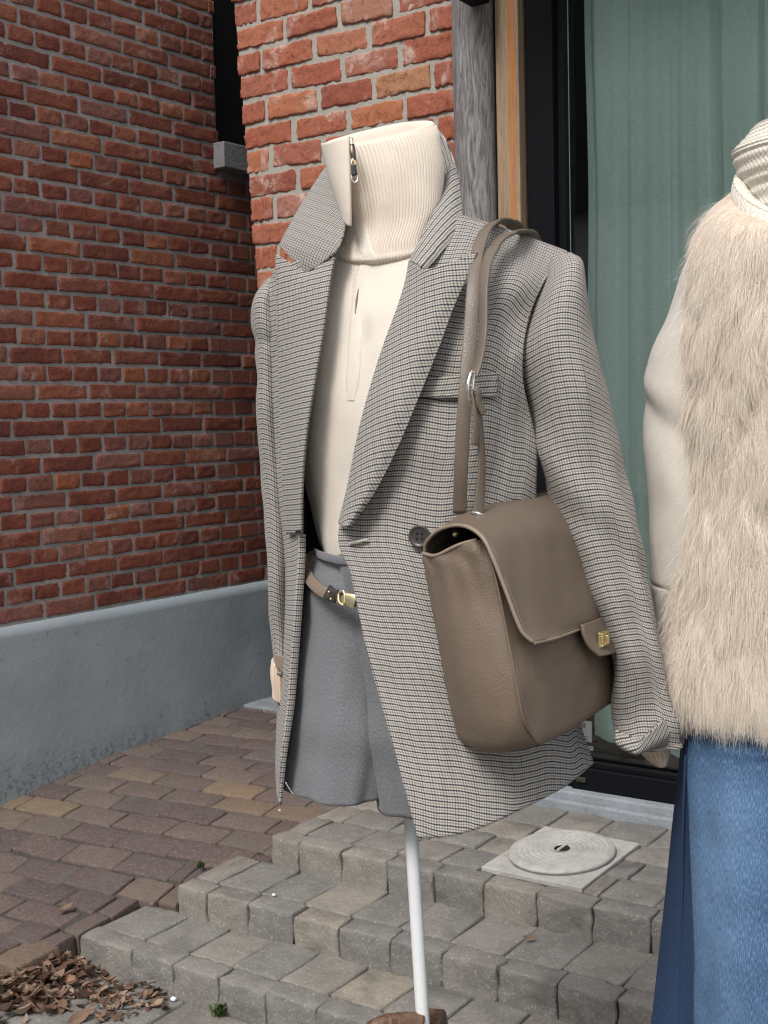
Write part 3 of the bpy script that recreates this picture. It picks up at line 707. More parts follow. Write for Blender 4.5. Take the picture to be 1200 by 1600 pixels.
for (x, Y, L) in rows_red:
    if Y < 1.985 : continue
    z = ramp_z(Y); sl = (ramp_z(Y + .05) - ramp_z(Y - .05)) / .1
    if keep_px((x, Y, z)):
        place('paver', random.choice(pv), (x, Y, z - 0.04 + random.uniform(-.003, .003)), (math.atan(sl) + random.uniform(-.012, .012), random.uniform(-.012, .012), 0.06 + random.uniform(-.02, .02)), (L / 0.2, random.uniform(.96, 1.02), 1), rampo)
# cut pieces along the steps
Y = 2.02
while Y < 3.2:
    dY = random.uniform(.075, .12); w_ = .062; yc = Y + dY / 2; xr = min(step_left(Y + .01), step_left(Y + dY - .01)) - .004; sl = (ramp_z(yc + .05) - ramp_z(yc - .05)) / .1
    place('paver', random.choice(pv), (xr - w_ / 2, yc, ramp_z(yc) - .041 + random.uniform(-.003, .002)), (math.atan(sl) + random.uniform(-.02, .02), random.uniform(-.03, .03), random.uniform(-.03, .03)), (w_ / .2, (dY - .004) / .098, 1), rampo)
    if step_left(yc) - xr > .03: place('paver', random.choice(pv), (xr + .06, yc, ramp_z(yc) - .043), (math.atan(sl), 0, 0), (.5, (dY - .004) / .098, 1), rampo)
    Y += dY
# soldier course along the front edge
for k in range(22):
    x = -2.47 - k * 0.103; Y = 1.99 + (x + 2.47) * 0.10; z = ramp_z(max(Y, 2.02))
    if keep_px((x, Y, z), 130): place('paver', random.choice(pv), (x, Y, z - 0.042 + random.uniform(-.003, .003)), (random.uniform(-.03, .03), random.uniform(-.03, .03), math.pi / 2 + 0.08 + random.uniform(-.04, .04)), (0.72 * random.uniform(.95, 1.03), 1.0, 1.05), rampo)
V = []
for k in range(30):
    x = -4.5 + k * 0.0725; Y = 1.935 + (x + 2.47) * 0.10; V += [(x, Y, LOW - .02), (x, Y + .0, -0.20)]
mesh_obj('edge_face', V, grid_faces(30, 2), M['joint_sand'], rampo, False)

# --- grey block steps and landing
steps = empty('stone_steps', (-1.7, 2.4, LOW), kind='structure')
eb = [rounded_block('edge_block', 0.142, 0.075, 0.115, 0.0085, 0.0044, 500 + i, 9, 7, 42, 0.003) for i in range(10)]
sb = [rounded_block('step_slab', 0.140, 0.174, 0.06, 0.007, 0.0040, 600 + i, 9, 1, 38, 0.004) for i in range(10)]
for me in eb + sb: me.materials.append(M['paver_grey'])
def put_block(lst_, x, Y, z, sx, sy, name='paver', top=0.0575):
    place(name, random.choice(lst_), (x, Y, z - top + random.uniform(-.0022, .0022)), (random.uniform(-.012, .012), random.uniform(-.012, .012), random.uniform(-.012, .012)), (sx * random.uniform(.98, 1.01), sy, 1), steps)
def flight(Yf, z, Yb, xl, joint0, slab_rows):
    # edge blocks
    k0 = math.ceil((xl - joint0) / 0.1445)
    xs = [xl] + [joint0 + 0.1445 * k + random.uniform(-.003, .003) for k in range(k0, k0 + 30) if joint0 + 0.1445 * k > xl + 0.04]
    for a, b in zip(xs, xs[1:]):
        if a > 0.3: break
        put_block(eb, (a + b) / 2, Yf + 0.030, z, (b - a - 0.004) / 0.140, 0.9)
    Y = Yf + 0.066
    for r_, dY in enumerate(slab_rows):
        off = random.uniform(-.02, .02) if r_ == 0 else 0.07
        xa = xl + 0.0; js = [xa] + [joint0 + off + 0.1445 * k for k in range(-14, 20) if joint0 + off + 0.1445 * k > xa + 0.045]
        for a, b in zip(js, js[1:]):
            if a > 0.3: break
            put_block(sb, (a + b) / 2, Y + dY / 2, z - 0.001, (b - a - 0.0045) / 0.138, (dY - 0.005) / 0.172, top=0.030)
        Y += dY
def bed(name, x0, x1, y0, y1, z0, z1): box(name, x0, x1, y0, y1, z0, z1, M['joint_sand'], steps, 0)
# cores under the blocks (dark joints)
bed('joint_bed', -2.37, 1.0, Y_LOW + 0.02, 3.19, LOW - 0.02, -2 * RISE - 0.008)
bed('joint_bed', -2.24, 1.0, Y_MID + 0.02, 3.19, -2 * RISE - 0.0075, -RISE - 0.008)
bed('joint_bed', -2.11, 1.0, Y_TOP + 0.02, 3.19, -RISE - 0.0075, -0.009)
flight(Y_LOW, -2 * RISE, Y_MID, -2.40, -1.93, [0.176])
flight(Y_MID, -RISE, Y_TOP, -2.275, -1.307, [0.185])
# landing with the drain cover let in
MX0, MX1, MY0, MY1 = -1.532, -1.246, 2.662, 3.030
k0 = -14; xl = -2.15
xs = [xl] + [-1.331 + 0.1445 * k for k in range(-14, 14) if -1.331 + 0.1445 * k > xl + .04]
for a, b in zip(xs, xs[1:]):
    if a > 0.3: break
    put_block(eb, (a + b) / 2, Y_TOP + 0.030, 0, (b - a - 0.004) / 0.140, 0.9)
rowsY = [(Y_TOP + 0.068, 2.785), (2.785, 2.905), (2.905, 3.032), (3.032, 3.192)]
for ri, (ya, yb) in enumerate(rowsY):
    off = (0.03, 0.06, -0.02, 0.0)[ri]
    js = [-2.15] + sorted([-1.528 + off + 0.1445 * k + random.uniform(-.008, .008) for k in range(-4, 14)] + ([MX0, MX1] if ri < 3 else []))
    for a, b in zip(js, js[1:]):
        if a > 0.3 or b - a < 0.022: continue
        if ri < 3 and (a + b) / 2 > MX0 - 0.002 and (a + b) / 2 < MX1 + 0.002: continue
        put_block(sb, (a + b) / 2, (ya + yb) / 2, -0.001, (b - a - 0.005) / 0.138, (yb - ya - 0.005) / 0.172, top=0.030)

# drain cover
drain = empty('drain_cover', ((MX0 + MX1) / 2, (MY0 + MY1) / 2, 0), 'pale concrete drain cover with ringed round lid on the landing', 'drain cover')
cxm, cym = (MX0 + MX1) / 2, (MY0 + MY1) / 2
box('base_slab', MX0 + .003, MX1 - .003, MY0 + .003, MY1 - .003, -0.05, 0.003, M['cast_concrete'], drain, 0.003)
prof = [(0, .0185)]
for k in range(1, 8): r = 0.018 + k * 0.0135; prof += [(r, .0185), (r + .003, .0212), (r + .006, .0185)]
prof += [(0.124, .0188), (0.130, .0175), (0.133, .0125), (0.1325, .009), (0.128, .006), (0.128, .0032)]
V = []; n = 72
for (r, z) in prof:
    for j in range(n): V.append((cxm + r * math.cos(2 * math.pi * j / n), cym + r * 1.22 * math.sin(2 * math.pi * j / n), z))
mesh_obj('lid', V, grid_faces(len(prof), n, True), M['cast_concrete'], drain)
V = [(cxm + 0.020 * math.cos(2 * math.pi * j / 24), cym + 0.024 * math.sin(2 * math.pi * j / 24), 0.0200) for j in range(24)]
mesh_obj('grip_hole', V, [tuple(range(24))], M['black_void'], drain, False)
box('grip_bar', cxm - .0035, cxm + .0035, cym - .026, cym + .026, 0.0205, 0.0245, M['cast_concrete'], drain, 0.001)

# low paving in front of the steps
lowp = empty('lower_paving', (-1.7, 1.9, LOW), kind='structure')
lp = [rounded_block('low_slab', 0.20, 0.145, 0.06, 0.010, 0.0026, 700 + i, 4, 1, 18, 0.003) for i in range(8)]
for me in lp: me.materials.append(M['paver_grey'])
Y = Y_LOW - 0.078; nr = 0
while Y > 1.2:
    x = -2.75 + (0.1 if nr % 2 else 0)
    while x < 0.2:
        if keep_px((x, Y, LOW), 120): place('paver', random.choice(lp), (x, Y, LOW - 0.030 + random.uniform(-.002, .002)), (random.uniform(-.01, .01), random.uniform(-.01, .01), random.uniform(-.012, .012)), (random.uniform(.98, 1), 1, 1), lowp)
        x += 0.206
    Y -= 0.151; nr += 1

# fallen leaves
def leaf_geo(p, size, ang, curl, rng, V, Fc):
    b = len(V); n = 6; tilt = rng.uniform(-.7, .7); tilt2 = rng.uniform(-.6, .6); w = rng.uniform(.2, .62); tw = rng.uniform(-.8, .8)
    Rm = Matrix.Rotation(ang, 3, 'Z') @ Matrix.Rotation(tilt, 3, 'X') @ Matrix.Rotation(tilt2, 3, 'Y')
    for i in range(n):
        t = i / (n - 1); hw = size * w * math.sin(math.pi * min(1, t * .97 + .02)) ** .8 * .5
        zc = curl * size * (t - .5) ** 2 * 1.6
        for sgn in (-1, 0, 1):
            q = Vector((size * (t - .5), sgn * hw, zc + abs(sgn) * hw * (curl * 1.2) + tw * sgn * hw * (t - .5)))
            V.append(tuple(Rm @ q + Vector(p)))
    for i in range(n - 1):
        for j in range(2): Fc.append((b + i * 3 + j, b + i * 3 + j + 1, b + (i + 1) * 3 + j + 1, b + (i + 1) * 3 + j))
rng = random.Random(5); V, Fc = [], []
for k in range(1700):
    px = rng.uniform(-60, 215); py = rng.uniform(1490, 1625)
    edge = 1478 + 0.16 * max(0, px) if px > 60 else 1500
    dens = (1 - max(0, (px - 95) / 120)) * (1 - max(0, (py - 1530 + px * .25) / 80))
    if py < edge or rng.random() > max(0.0, dens): continue
    p = onZ(px, py, LOW + rng.uniform(.004, .05) * max(.15, min(1, dens)))
    leaf_geo(p, rng.uniform(.018, .062), rng.uniform(0, 6.28), rng.uniform(-.7, 1.2), rng, V, Fc)
for k in range(150):
    px = rng.uniform(140, 260); py = 1560 - (px - 200) * .2 + rng.uniform(-22, 25)
    leaf_geo(onZ(px, py, LOW + rng.uniform(.004, .012)), rng.uniform(.012, .04), rng.uniform(0, 6.28), rng.uniform(-.3, .5), rng, V, Fc)
o = mesh_obj('leaf_litter', V, Fc, M['leaf'], None, False); tag(o, 'heap of brown curled dry leaves at the foot of the steps', 'leaves', kind='stuff')
def single_leaf(px, py, z, size, label, seed):
    r = random.Random(seed); V, Fc = [], []; p = onZ(px, py, z); leaf_geo((0, 0, 0.006), size, r.uniform(0, 6), 0.4, r, V, Fc)
    o = mesh_obj('dry_leaf', np.array(V) + p, Fc, M['leaf'], None, False, loc=tuple(p)); tag(o, label, 'leaf', 'single dry leaves')
single_leaf(103, 1424, ramp_z(2.2) + .002, .05, 'orange dry leaf on the red pavers near the lowest step', 3)
single_leaf(125, 1594, LOW + .004, .06, 'rust coloured leaf on grey paving at the bottom edge', 8)
single_leaf(235, 1541, LOW + .004, .05, 'reddish leaf lying against the foot of the lowest step', 12)
single_leaf(550, 1500, -2 * RISE + .004, .03, 'small brown leaf wedged at the foot of the middle riser', 15)
single_leaf(826, 1470, -RISE + .004, .035, 'thin brown leaf flat on the middle step', 21)
def pebble(px, py, z, r, label):
    p = onZ(px, py, z); me = rounded_block('pebble', r * 2, r * 1.5, r * 1.2, r * .5, r * .15, int(px), 2, 1, 40); me.materials.append(M['paper'])
    o = bpy.data.objects.new('pebble', me); o.location = Vector(p); link(o); tag(o, label, 'pebble', 'pale bits on the paving')
pebble(271, 1561, LOW + .006, .007, 'white pebble on the lower paving near the leaves')
pebble(428, 1398, -RISE + .003, .005, 'pale pebble on the middle step')
pebble(230, 1210, ramp_z(2.9) + .002, .0035, 'tiny white chip on the red paving by the plinth')
pebble(437, 1266, ramp_z(3) + .002, .004, 'small white chip below the tip of the blazer')
# weeds
def weed(px, py, z, h, seed, label):
    r = random.Random(seed); p = onZ(px, py, z); root = empty('weed', p, label, 'weed', 'weeds in the joints')
    V, Fc = [], []
    for k in range(26):
        a = r.uniform(0, 6.28); L = h * r.uniform(.4, 1); sp = r.uniform(.1, .7); b = len(V); wd = L * .13
        d = np.array([math.cos(a) * sp, math.sin(a) * sp, 1]); sdv = np.array([-math.sin(a), math.cos(a), 0]) * wd
        o0 = p + np.array([r.uniform(-1, 1) * h * .25, r.uniform(-1, 1) * h * .25, 0])
        m_ = o0 + d * L * .6; e = o0 + d * L + np.array([0, 0, -L * .25])
        V += [o0 - sdv * .3, o0 + sdv * .3, m_ - sdv, m_ + sdv, e]; Fc += [(b, b + 1, b + 3, b + 2), (b + 2, b + 3, b + 4)]
    mesh_obj('leaves', V, Fc, M['moss'], root, False)
weed(343, 1588, LOW, .045, 1, 'green weed growing at the foot of the lowest step')
weed(313, 1357, ramp_z(2.55), .03, 2, 'small weed tuft between red pavers and the steps')
weed(418, 1462, -2 * RISE, .014, 3, 'tiny weed in the corner below the middle step')

# grate by the foot of the wall
gr = onZ(415, 1108, 0.0)
grate = empty('wall_drain', (gr[0], gr[1], 0), 'grey drain slab on the paving at the wall foot behind the blazer', 'drain')
box('slab', gr[0] - .10, gr[0] + .16, gr[1] - .02, gr[1] + .16, -0.02, 0.012, M['sill_stone'], grate, .004)
rod('pipe_mouth', [(gr[0] - .02, gr[1] + .24, .02), (gr[0] + .2, gr[1] + .22, .02)], 0.03, M['black_metal'], grate, 8, 12)

# ================================================================== THE CLOTHES
PHI = math.radians(32); LV = (math.cos(PHI), -math.sin(PHI)); FV = (-math.sin(PHI), -math.cos(PHI))
_ys = (340, 420, 600, 830, 1000, 1300); _hw = (.17, .20, .20, .195, .21, .24); _hd = (.07, .10, .13, .14, .155, .18)
def fb(px, py, off=0.0):
    """depth of the front of the torso under pixel column px at height py, off = outwards"""
    hw, hd = np.interp(py, _ys, _hw), np.interp(py, _ys, _hd); a = (px - 652) / 1207.0
    amax = math.sqrt((hw * LV[0]) ** 2 + (hd * FV[0]) ** 2) * .985; a = max(-amax, min(amax, a))
    A = (math.sin(PHI) / hw) ** 2 + (math.cos(PHI) / hd) ** 2
    Bq = -2 * a * math.cos(PHI) * math.sin(PHI) / hw ** 2 + 2 * a * math.sin(PHI) * math.cos(PHI) / hd ** 2
    Cq = (a * math.cos(PHI) / hw) ** 2 + (a * math.sin(PHI) / hd) ** 2 - 1
    return (-Bq - math.sqrt(max(0, Bq * Bq - 4 * A * Cq))) / (2 * A) - off
def fg(rows, offs=None):
    out = []
    for i, r in enumerate(rows):
        rr = []
        for j, p in enumerate(r):
            if len(p) == 3: rr.append(Q(*p))
            else: rr.append(Q(p[0], p[1], fb(p[0], p[1], 0 if offs is None else (offs[i][j] if np.ndim(offs) == 2 else offs[j]))))
        out.append(rr)
    return out
foot = onZ(676, 1600, LOW) ; pole_top = Q(618, 900, .0); pole_low = Q(661, 1600, 0.0)
dirp = (pole_low - pole_top); pole_foot = pole_top + dirp * ((LOW - pole_top[2]) / dirp[2])

# --- mannequin stand
stand = empty('mannequin_stand', tuple(pole_foot), 'white pole mannequin stand with brown wooden tripod legs', 'mannequin stand')
rod('pole', [Q(606, 700, 0), pole_top, pole_low, pole_low + dirp * .05], 0.0088, M['white_pole'], stand, 30, 20)
hub = pole_low + dirp * 0.05
rod('hub', [hub + dirp * .03, hub + dirp * .16], 0.019, M['wood_leg'], stand, 6, 20)
for k, ang in enumerate((math.radians(200), math.radians(80), math.radians(-40))):
    d = RH * math.cos(ang) + FH * math.sin(ang)
    t0 = P(652, 1586, D0) if k == 0 else hub
    pth = [P(657, 1605, D0 - .004), P(632, 1605, D0 - .012), P(606, 1608, D0 - .02), P(582, 1622, D0 - .03), P(562, 1660, D0 - .04), P(545, 1760, D0 - .05), P(520, 1990, D0 - .06)] if k == 0 else [hub + d * .005 + (0, 0, .012), hub + d * .05 + (0, 0, .010), hub + d * .10 + (0, 0, -.03), hub + d * .17 + (0, 0, (LOW - hub[2]) * .5), hub + d * .25 + (0, 0, LOW - hub[2] + .008)]
    ribbon('leg', pth, .036, .016, M['wood_leg'], stand, n=36, normal=None if k == 0 else [d * .2 + np.array([0, 0, 1.0]), d * .4 + np.array([0, 0, .9]), d + np.array([0, 0, .5]), d, d])

# --- sweater
sw = empty('sweater', tuple(Q(600, 860, 0)), 'cream half-zip turtleneck sweater under the checked blazer', 'sweater')
BODY = [(505, 392, .05, 690, 380, -.03, .045), (474, 450, .08, 770, 440, -.06, .075), (460, 560, .08, 800, 550, -.06, .10), (462, 650, .08, 800, 640, -.06, .105),
              (470, 725, .08, 790, 720, -.05, .10), (486, 800, .07, 765, 795, -.05, .092), (503, 862, .06, 745, 855, -.04, .085)]
tube('body', BODY, 96, 90, M['knit_cream'], sw, wr=.0016,
     fold=lambda s, t: 0.0022 * np.sin(9 * s + 5 * t) * t + 0.003 * np.exp(-((t - .93) / .05) ** 2) * np.sin(14 * s) * 0)
NECK = [(524, 404, .035, 678, 388, -.04, .046), (527, 391, .03, 675, 374, -.036, .053), (533, 376, .03, 672, 358, -.035, .055), (541, 342, .03, 682, 325, -.03, .060), (533, 305, .025, 688, 285, -.03, .062), (522, 270, .02, 689, 245, -.03, .063), (511, 240, .02, 686, 212, -.03, .063), (506, 229, .02, 680, 197, -.03, .061)]
NT_ = .020
nk = tube('rib_neck', NECK, 558, 60, M['knit_rib'], sw, 0.003, (93, 0.0006), tilt=NT_, wr=.0022, fold=lambda s, t: .0022 * np.sin(4 * s + 3) * t + .0035 * np.exp(-((t - .10) / .05) ** 2))
tube('neck_rim', [NECK[-1], (508, 225, .02, 676, 191, -.03, .059), (514, 226, .02, 670, 191, -.03, .055), (518, 233, .02, 664, 200, -.03, .05), (522, 262, .02, 660, 235, -.03, .048)], 372, 24, M['knit_rib'], sw, 0, (93, 0.0005), tilt=NT_, wr=.0022, fold=lambda s, t: .0022 * np.sin(4 * s + 3))
# plain flap left of the zip, folded back
patch('neck_flap', qg([[(503, 224, .012), (510, 224, -.035), (527, 219, -.058), (546, 213, -.0655)], [(507, 240, .012), (514, 242, -.035), (530, 240, -.058), (547, 238, -.0665)], [(518, 280, .010), (524, 284, -.036), (535, 286, -.056), (547, 290, -.0665)], [(531, 322, .0), (535, 325, -.034), (540, 328, -.050), (547, 332, -.063)], [(539, 346, -.005), (541, 348, -.035), (544, 351, -.047), (547, 353, -.058)]]), 20, 30, M['knit_rib'], sw, 0.0042)
# zip band running down the neck is added with the placket
# zip placket, zipper
def sweat_front(px, py, off=.004):
    return Q(px, py, np.interp(py, (390, 450, 560, 640), (-.042, -.075, -.105, -.11)) - off)
def on_tube(rings, px, t, off=0.0, tz=0.0):
    """point of the loft's front whose image column is px, pushed out by off"""
    ct = np.array([np.concatenate([(Q(*r[0:3]) + Q(*r[3:6])) / 2, (Q(*r[3:6]) - Q(*r[0:3])) / 2, FH * r[6] + np.array([0, 0, tz])]) for r in rings])
    S = cr_eval(ct, [t * (len(rings) - 1)])[0]; best = None
    for th in np.linspace(-1.35, 1.35, 200):
        p = S[0:3] + S[3:6] * math.sin(th) - S[6:9] * math.cos(th); e = abs(proj(p)[0] - px)
        if best is None or e < best[0]: best = (e, p, th)
    n_ = best[1] - S[0:3]; n_[2] = 0; return best[1] + n_ / np.linalg.norm(n_) * off
strip = []
for k in range(9):
    t_ = .035 + k / 8 * .425; xc = float(np.interp(k, (0, 1, 2, 4, 8), (585, 575, 566, 556, 547))); hw_ = float(np.interp(k, (0, 2, 7, 8), (9, 7, 6, 4)))
    strip.append([on_tube(BODY, xc + q * hw_, t_, o_) for q, o_ in ((-1.6, -.0012), (-1, .0004 if k == 8 else .001), (-.3, .0006 if k == 8 else .0013), (.3, .0006 if k == 8 else .0013), (1, .0004 if k == 8 else .001), (1.6, -.0012))])
patch('placket', strip, 24, 50, M['knit_cream'], sw)
strip = []
for k in range(7):
    t_ = .60 - k / 6 * .52; xc = float(np.interp(k, (0, 2, 4, 6), (557, 564, 573, 581))); hw_ = float(np.interp(k, (0, 6), (7, 9)))
    strip.append([on_tube(NECK, xc + q * hw_, t_, o_ + .0035 * math.exp(-((t_ - .10) / .05) ** 2), NT_) for q, o_ in ((-1.5, .0), (-1, .003), (0, .0034), (1, .003), (1.5, .0))])
patch('zip_band', strip, 20, 40, M['knit_cream'], sw)
ribbon('zip_tape', [sweat_front(560, 452, .006), sweat_front(557, 470, .0066), sweat_front(555, 490, .0066)], [.001, .003, .001], .0024, M['dark_metal'], sw)
zip_ = Q(551, 235, -.074)
rod('zip_teeth', [Q(549, 216, -.070), Q(550, 228, -.073), Q(551, 246, -.075)], .0020, M['gold'], sw, 12, 6)
ribbon('zip_slider', [Q(550, 226, -.075), Q(551, 238, -.077), Q(553, 250, -.078)], [.006, .008, .005], .004, M['dark_metal'], sw, n=10)
def loop(name, pts, r, mat, parent): return rod(name, pts + [pts[0]], r, mat, parent, 40, 6)
loop('zip_ring', [Q(551, 248, -.080), Q(555, 254, -.081), Q(553, 260, -.081), Q(549, 255, -.081)], .0008, M['gold'], sw)
ribbon('zip_pull', [Q(552, 258, -.081), Q(553, 266, -.0815), Q(554, 274, -.082)], .0068, .003, M['black_tape'], sw, n=8)
loop('pull_end', [Q(549.5, 274, -.082), Q(550, 282, -.0825), Q(554, 285, -.083), Q(558.5, 281, -.0825), Q(557.5, 273, -.082), Q(553, 272, -.082)], .0008, M['silver'], sw)
# sweater cuffs below the blazer sleeves
tube('cuff', [(427, 1030, .15, 452, 1034, .15, .035), (425, 1050, .15, 453, 1055, .15, .036), (428, 1075, .15, 452, 1078, .15, .034), (428, 1088, .15, 451, 1091, .15, .032)], 120, 16, M['knit_cuff'], sw, 0.003, (20, .0011))
tube('cuff', [(978, 1120, -.08, 1046, 1118, -.08, .032), (984, 1150, -.08, 1046, 1150, -.08, .032), (1000, 1172, -.08, 1043, 1172, -.08, .03), (1018, 1190, -.08, 1038, 1188, -.08, .026)], 120, 16, M['knit_cuff'], sw, 0.003, (20, .0010))

# --- shorts and belt
sh = empty('shorts', tuple(Q(600, 1260, 0)), 'grey wool flannel shorts showing below the open blazer', 'shorts')
tube('leg', [(488, 866, .06, 640, 855, -.02, .062), (474, 915, .07, 625, 915, -.02, .075), (467, 1000, .08, 610, 1000, -.01, .08), (459, 1090, .08, 606, 1090, -.01, .08), (451, 1170, .08, 604, 1175, -.01, .08), (445, 1222, .08, 600, 1236, -.01, .078)], 80, 60, M['flannel'], sh, .003,
     fold=lambda s, t: (0.004 * np.sin(5 * s + 1.0) + .002 * np.sin(11 * s + 3 * t)) * t, wr=.0035)
tube('leg', [(530, 868, -.035, 750, 850, -.05, .05), (548, 940, -.035, 760, 930, -.05, .055), (556, 1010, -.03, 770, 1000, -.05, .06), (568, 1090, -.025, 780, 1080, -.05, .065), (580, 1180, -.02, 790, 1165, -.05, .068), (592, 1262, -.02, 800, 1248, -.05, .066)], 80, 60, M['flannel'], sh, .003,
     fold=lambda s, t: (0.003 * np.sin(6 * s + 2) + .0015 * np.sin(13 * s - 4 * t)) * t, wr=.003)
ribbon('waistband', [Q(492, 862, .04), Q(500, 867, -.0), Q(520, 873, -.036), Q(545, 877, -.062), Q(600, 878, -.09), Q(680, 868, -.10)], .010, .003, M['flannel'], sh)
rod('loose_thread', [Q(446, 1222, -.01), Q(452, 1232, -.012), Q(459, 1242, -.012)], .0005, M['thread'], sh, 12, 5)
belt = empty('belt', tuple(Q(540, 940, -.05)), 'narrow taupe leather belt with gold buckle over the grey shorts', 'belt')
ribbon('strap', [Q(500, 862, .10), Q(484, 873, .07), Q(479, 888, .04), Q(484, 905, .0), Q(499, 921, -.045), Q(520, 931, -.075), Q(548, 938, -.095), Q(600, 940, -.115), Q(680, 930, -.12)], .0145, .003, M['leather_belt'], belt, n=80)
ribbon('buckle_plate', [Q(511, 924, -.070), Q(518, 929, -.0775), Q(526, 932, -.084)], .0175, .003, M['dark_metal'], belt, n=8)
for (x, y) in ((514, 925), (517, 936)): rod('rivet', [Q(x, y, -.078), Q(x, y, -.0805)], .0016, M['gold'], belt, 3, 10)
loop('buckle_ring', [Q(529, 928, -.088), Q(533, 924, -.092), Q(538, 926, -.095), Q(538, 944, -.097), Q(532, 943, -.094), Q(529, 937, -.090)], .0016, M['gold'], belt)
ribbon('belt_tongue', [Q(536, 934, -.094), Q(548, 938, -.100), Q(556, 941, -.103)], [.013, .0165, .017], .003, M['gold'], belt, n=8)

# --- blazer
bz = empty('blazer', tuple(Q(650, 1300, 0)), 'open oversized blazer in small cream and navy check on the mannequin', 'blazer')
CK = M['check']
right_rows = [
 [(690, 334), (735, 341), (790, 359), (840, 377), (886, 394)],
 [(668, 420), (715, 425), (765, 430), (810, 436), (850, 440)],
 [(640, 500), (685, 505), (730, 508), (775, 510), (824, 505)],
 [(610, 590), (660, 592), (710, 595), (765, 597), (816, 590)],
 [(578, 690), (640, 690), (700, 690), (770, 690), (838, 695)],
 [(530, 828), (600, 826), (680, 818), (760, 800), (838, 780)],
 [(549, 900), (620, 905), (700, 895), (790, 870), (858, 845)],
 [(572, 1010), (650, 1015), (740, 1000), (820, 965), (885, 930)],
 [(606, 1135), (690, 1140), (780, 1120), (848, 1085), (896, 1055)],
 [(632, 1230), (710, 1232), (800, 1208), (866, 1167), (906, 1130)],
 [(653, 1308), (720, 1301), (800, 1274), (875, 1234), (926, 1191)]]
offR = np.zeros((11, 5)); offR[0] = (-.02, -.035, -.045, -.045, -.04)
CR_ = fg(right_rows, offR)
def fold_front(s, t):
    low = np.clip((t - .5) / .5, 0, 1)
    return 0.005 * np.sin(7.5 * s + 0.6) * low ** 1.3 + .0035 * np.exp(-((s - .93) / .06) ** 2) * np.sin(30 * t) * (t > .25) * (t < .6) + .004 * np.exp(-((s - .8) / .09) ** 2 - ((t - .44) / .12) ** 2) * np.sin(26 * s + 8 * t)
patch('front_panel', CR_, 90, 150, CK, bz, .0022, fold_front, ucenter=.55, wr=.0022)
left_rows = [
 [(528, 392, -.02), (480, 402, .0), (428, 424, .05)], [(512, 470, -.04), (470, 475, -.0), (414, 478, .06)], [(497, 560, -.045), (460, 562, .0), (415, 565, .07)],
 [(480, 680, -.03), (455, 682, .012), (425, 685, .08)], [(472, 780, -.005), (452, 782, .03), (432, 785, .10)], [(471, 850, .0), (455, 852, .05), (438, 855, .12)],
 [(467, 940, .0), (453, 943, .07), (439, 945, .15)], [(461, 1020, .0), (448, 1022, .08), (437, 1025, .17)], [(455, 1100, .0), (444, 1102, .07), (434, 1105, .16)],
 [(444, 1190, .0), (438, 1190, .06), (431, 1190, .15)], [(438, 1258, .01), (436, 1254, .06), (433, 1238, .15)]]
CL_ = qg(left_rows)
patch('front_panel', CL_, 50, 130, CK, bz, .0022, lambda s, t: .003 * np.sin(16 * s) * t, wr=.0015)
# facing: the turned edge of the left front, seen from inside
ribbon('front_edge', [Q(472, 835, -.002), Q(471, 880, -.002), Q(466, 950, -.002), Q(460, 1030, -.002), Q(454, 1105, -.002), Q(443, 1190, -.001), Q(438, 1256, .008)], [.009, .010, .011, .011, .010, .007, .004], .004, CK, bz, n=60, twists=[.5] * 7)
back = []
for i in range(11):
    a, b = CR_[i][-1], CL_[i][-1]; Dp = float(np.interp(i, (0, 1, 3, 6, 10), (.06, .09, .12, .14, .17))); zt = .035 if i == 0 else 0
    back.append([a] + [a * (1 - w) + b * w + FH * Dp * math.sin(math.pi * w) + np.array([0, 0, zt * math.sin(math.pi * w)]) for w in (.25, .5, .75)] + [b])
patch('back_panel', back, 60, 90, CK, bz, .0022)
lin = [[p - FH * .006 * (0 < j < 4) for j, p in enumerate(r)] for r in back]
lin = [[r[0] + (r[2] - r[0]) * .03] + r[1:4] + [r[4] + (r[2] - r[4]) * .03] for r in lin]
patch('lining', lin[1:10], 40, 60, M['lining'], bz)
linr = [[p + FH * (.006 + .004 * (j > 0)) for j, p in enumerate(r)] for r in CR_[5:10]]
linr = [[r[0] + (r[1] - r[0]) * .12] + r[1:] for r in linr]
patch('lining', linr, 30, 60, M['lining'], bz, fold=lambda s, t: -.006 + 0 * s)
linl = [[p + FH * (.012 if j == 0 else .004) + RH * .004 for j, p in enumerate(r)] for r in CL_[4:10]]
patch('lining', linl, 20, 60, M['lining'], bz)
# yoke between shoulder line and collar (closes the shoulder behind the strap)
patch('shoulder_yoke', [[CR_[0][j] + np.array([0, 0, .001]) for j in range(5)], [CR_[0][j] + FH * .05 + np.array([0, 0, -.012 - .004 * j]) for j in range(5)], [CR_[0][j] + FH * .10 + np.array([0, 0, -.06 - .01 * j]) for j in range(5)]], 40, 20, CK, bz, .002)
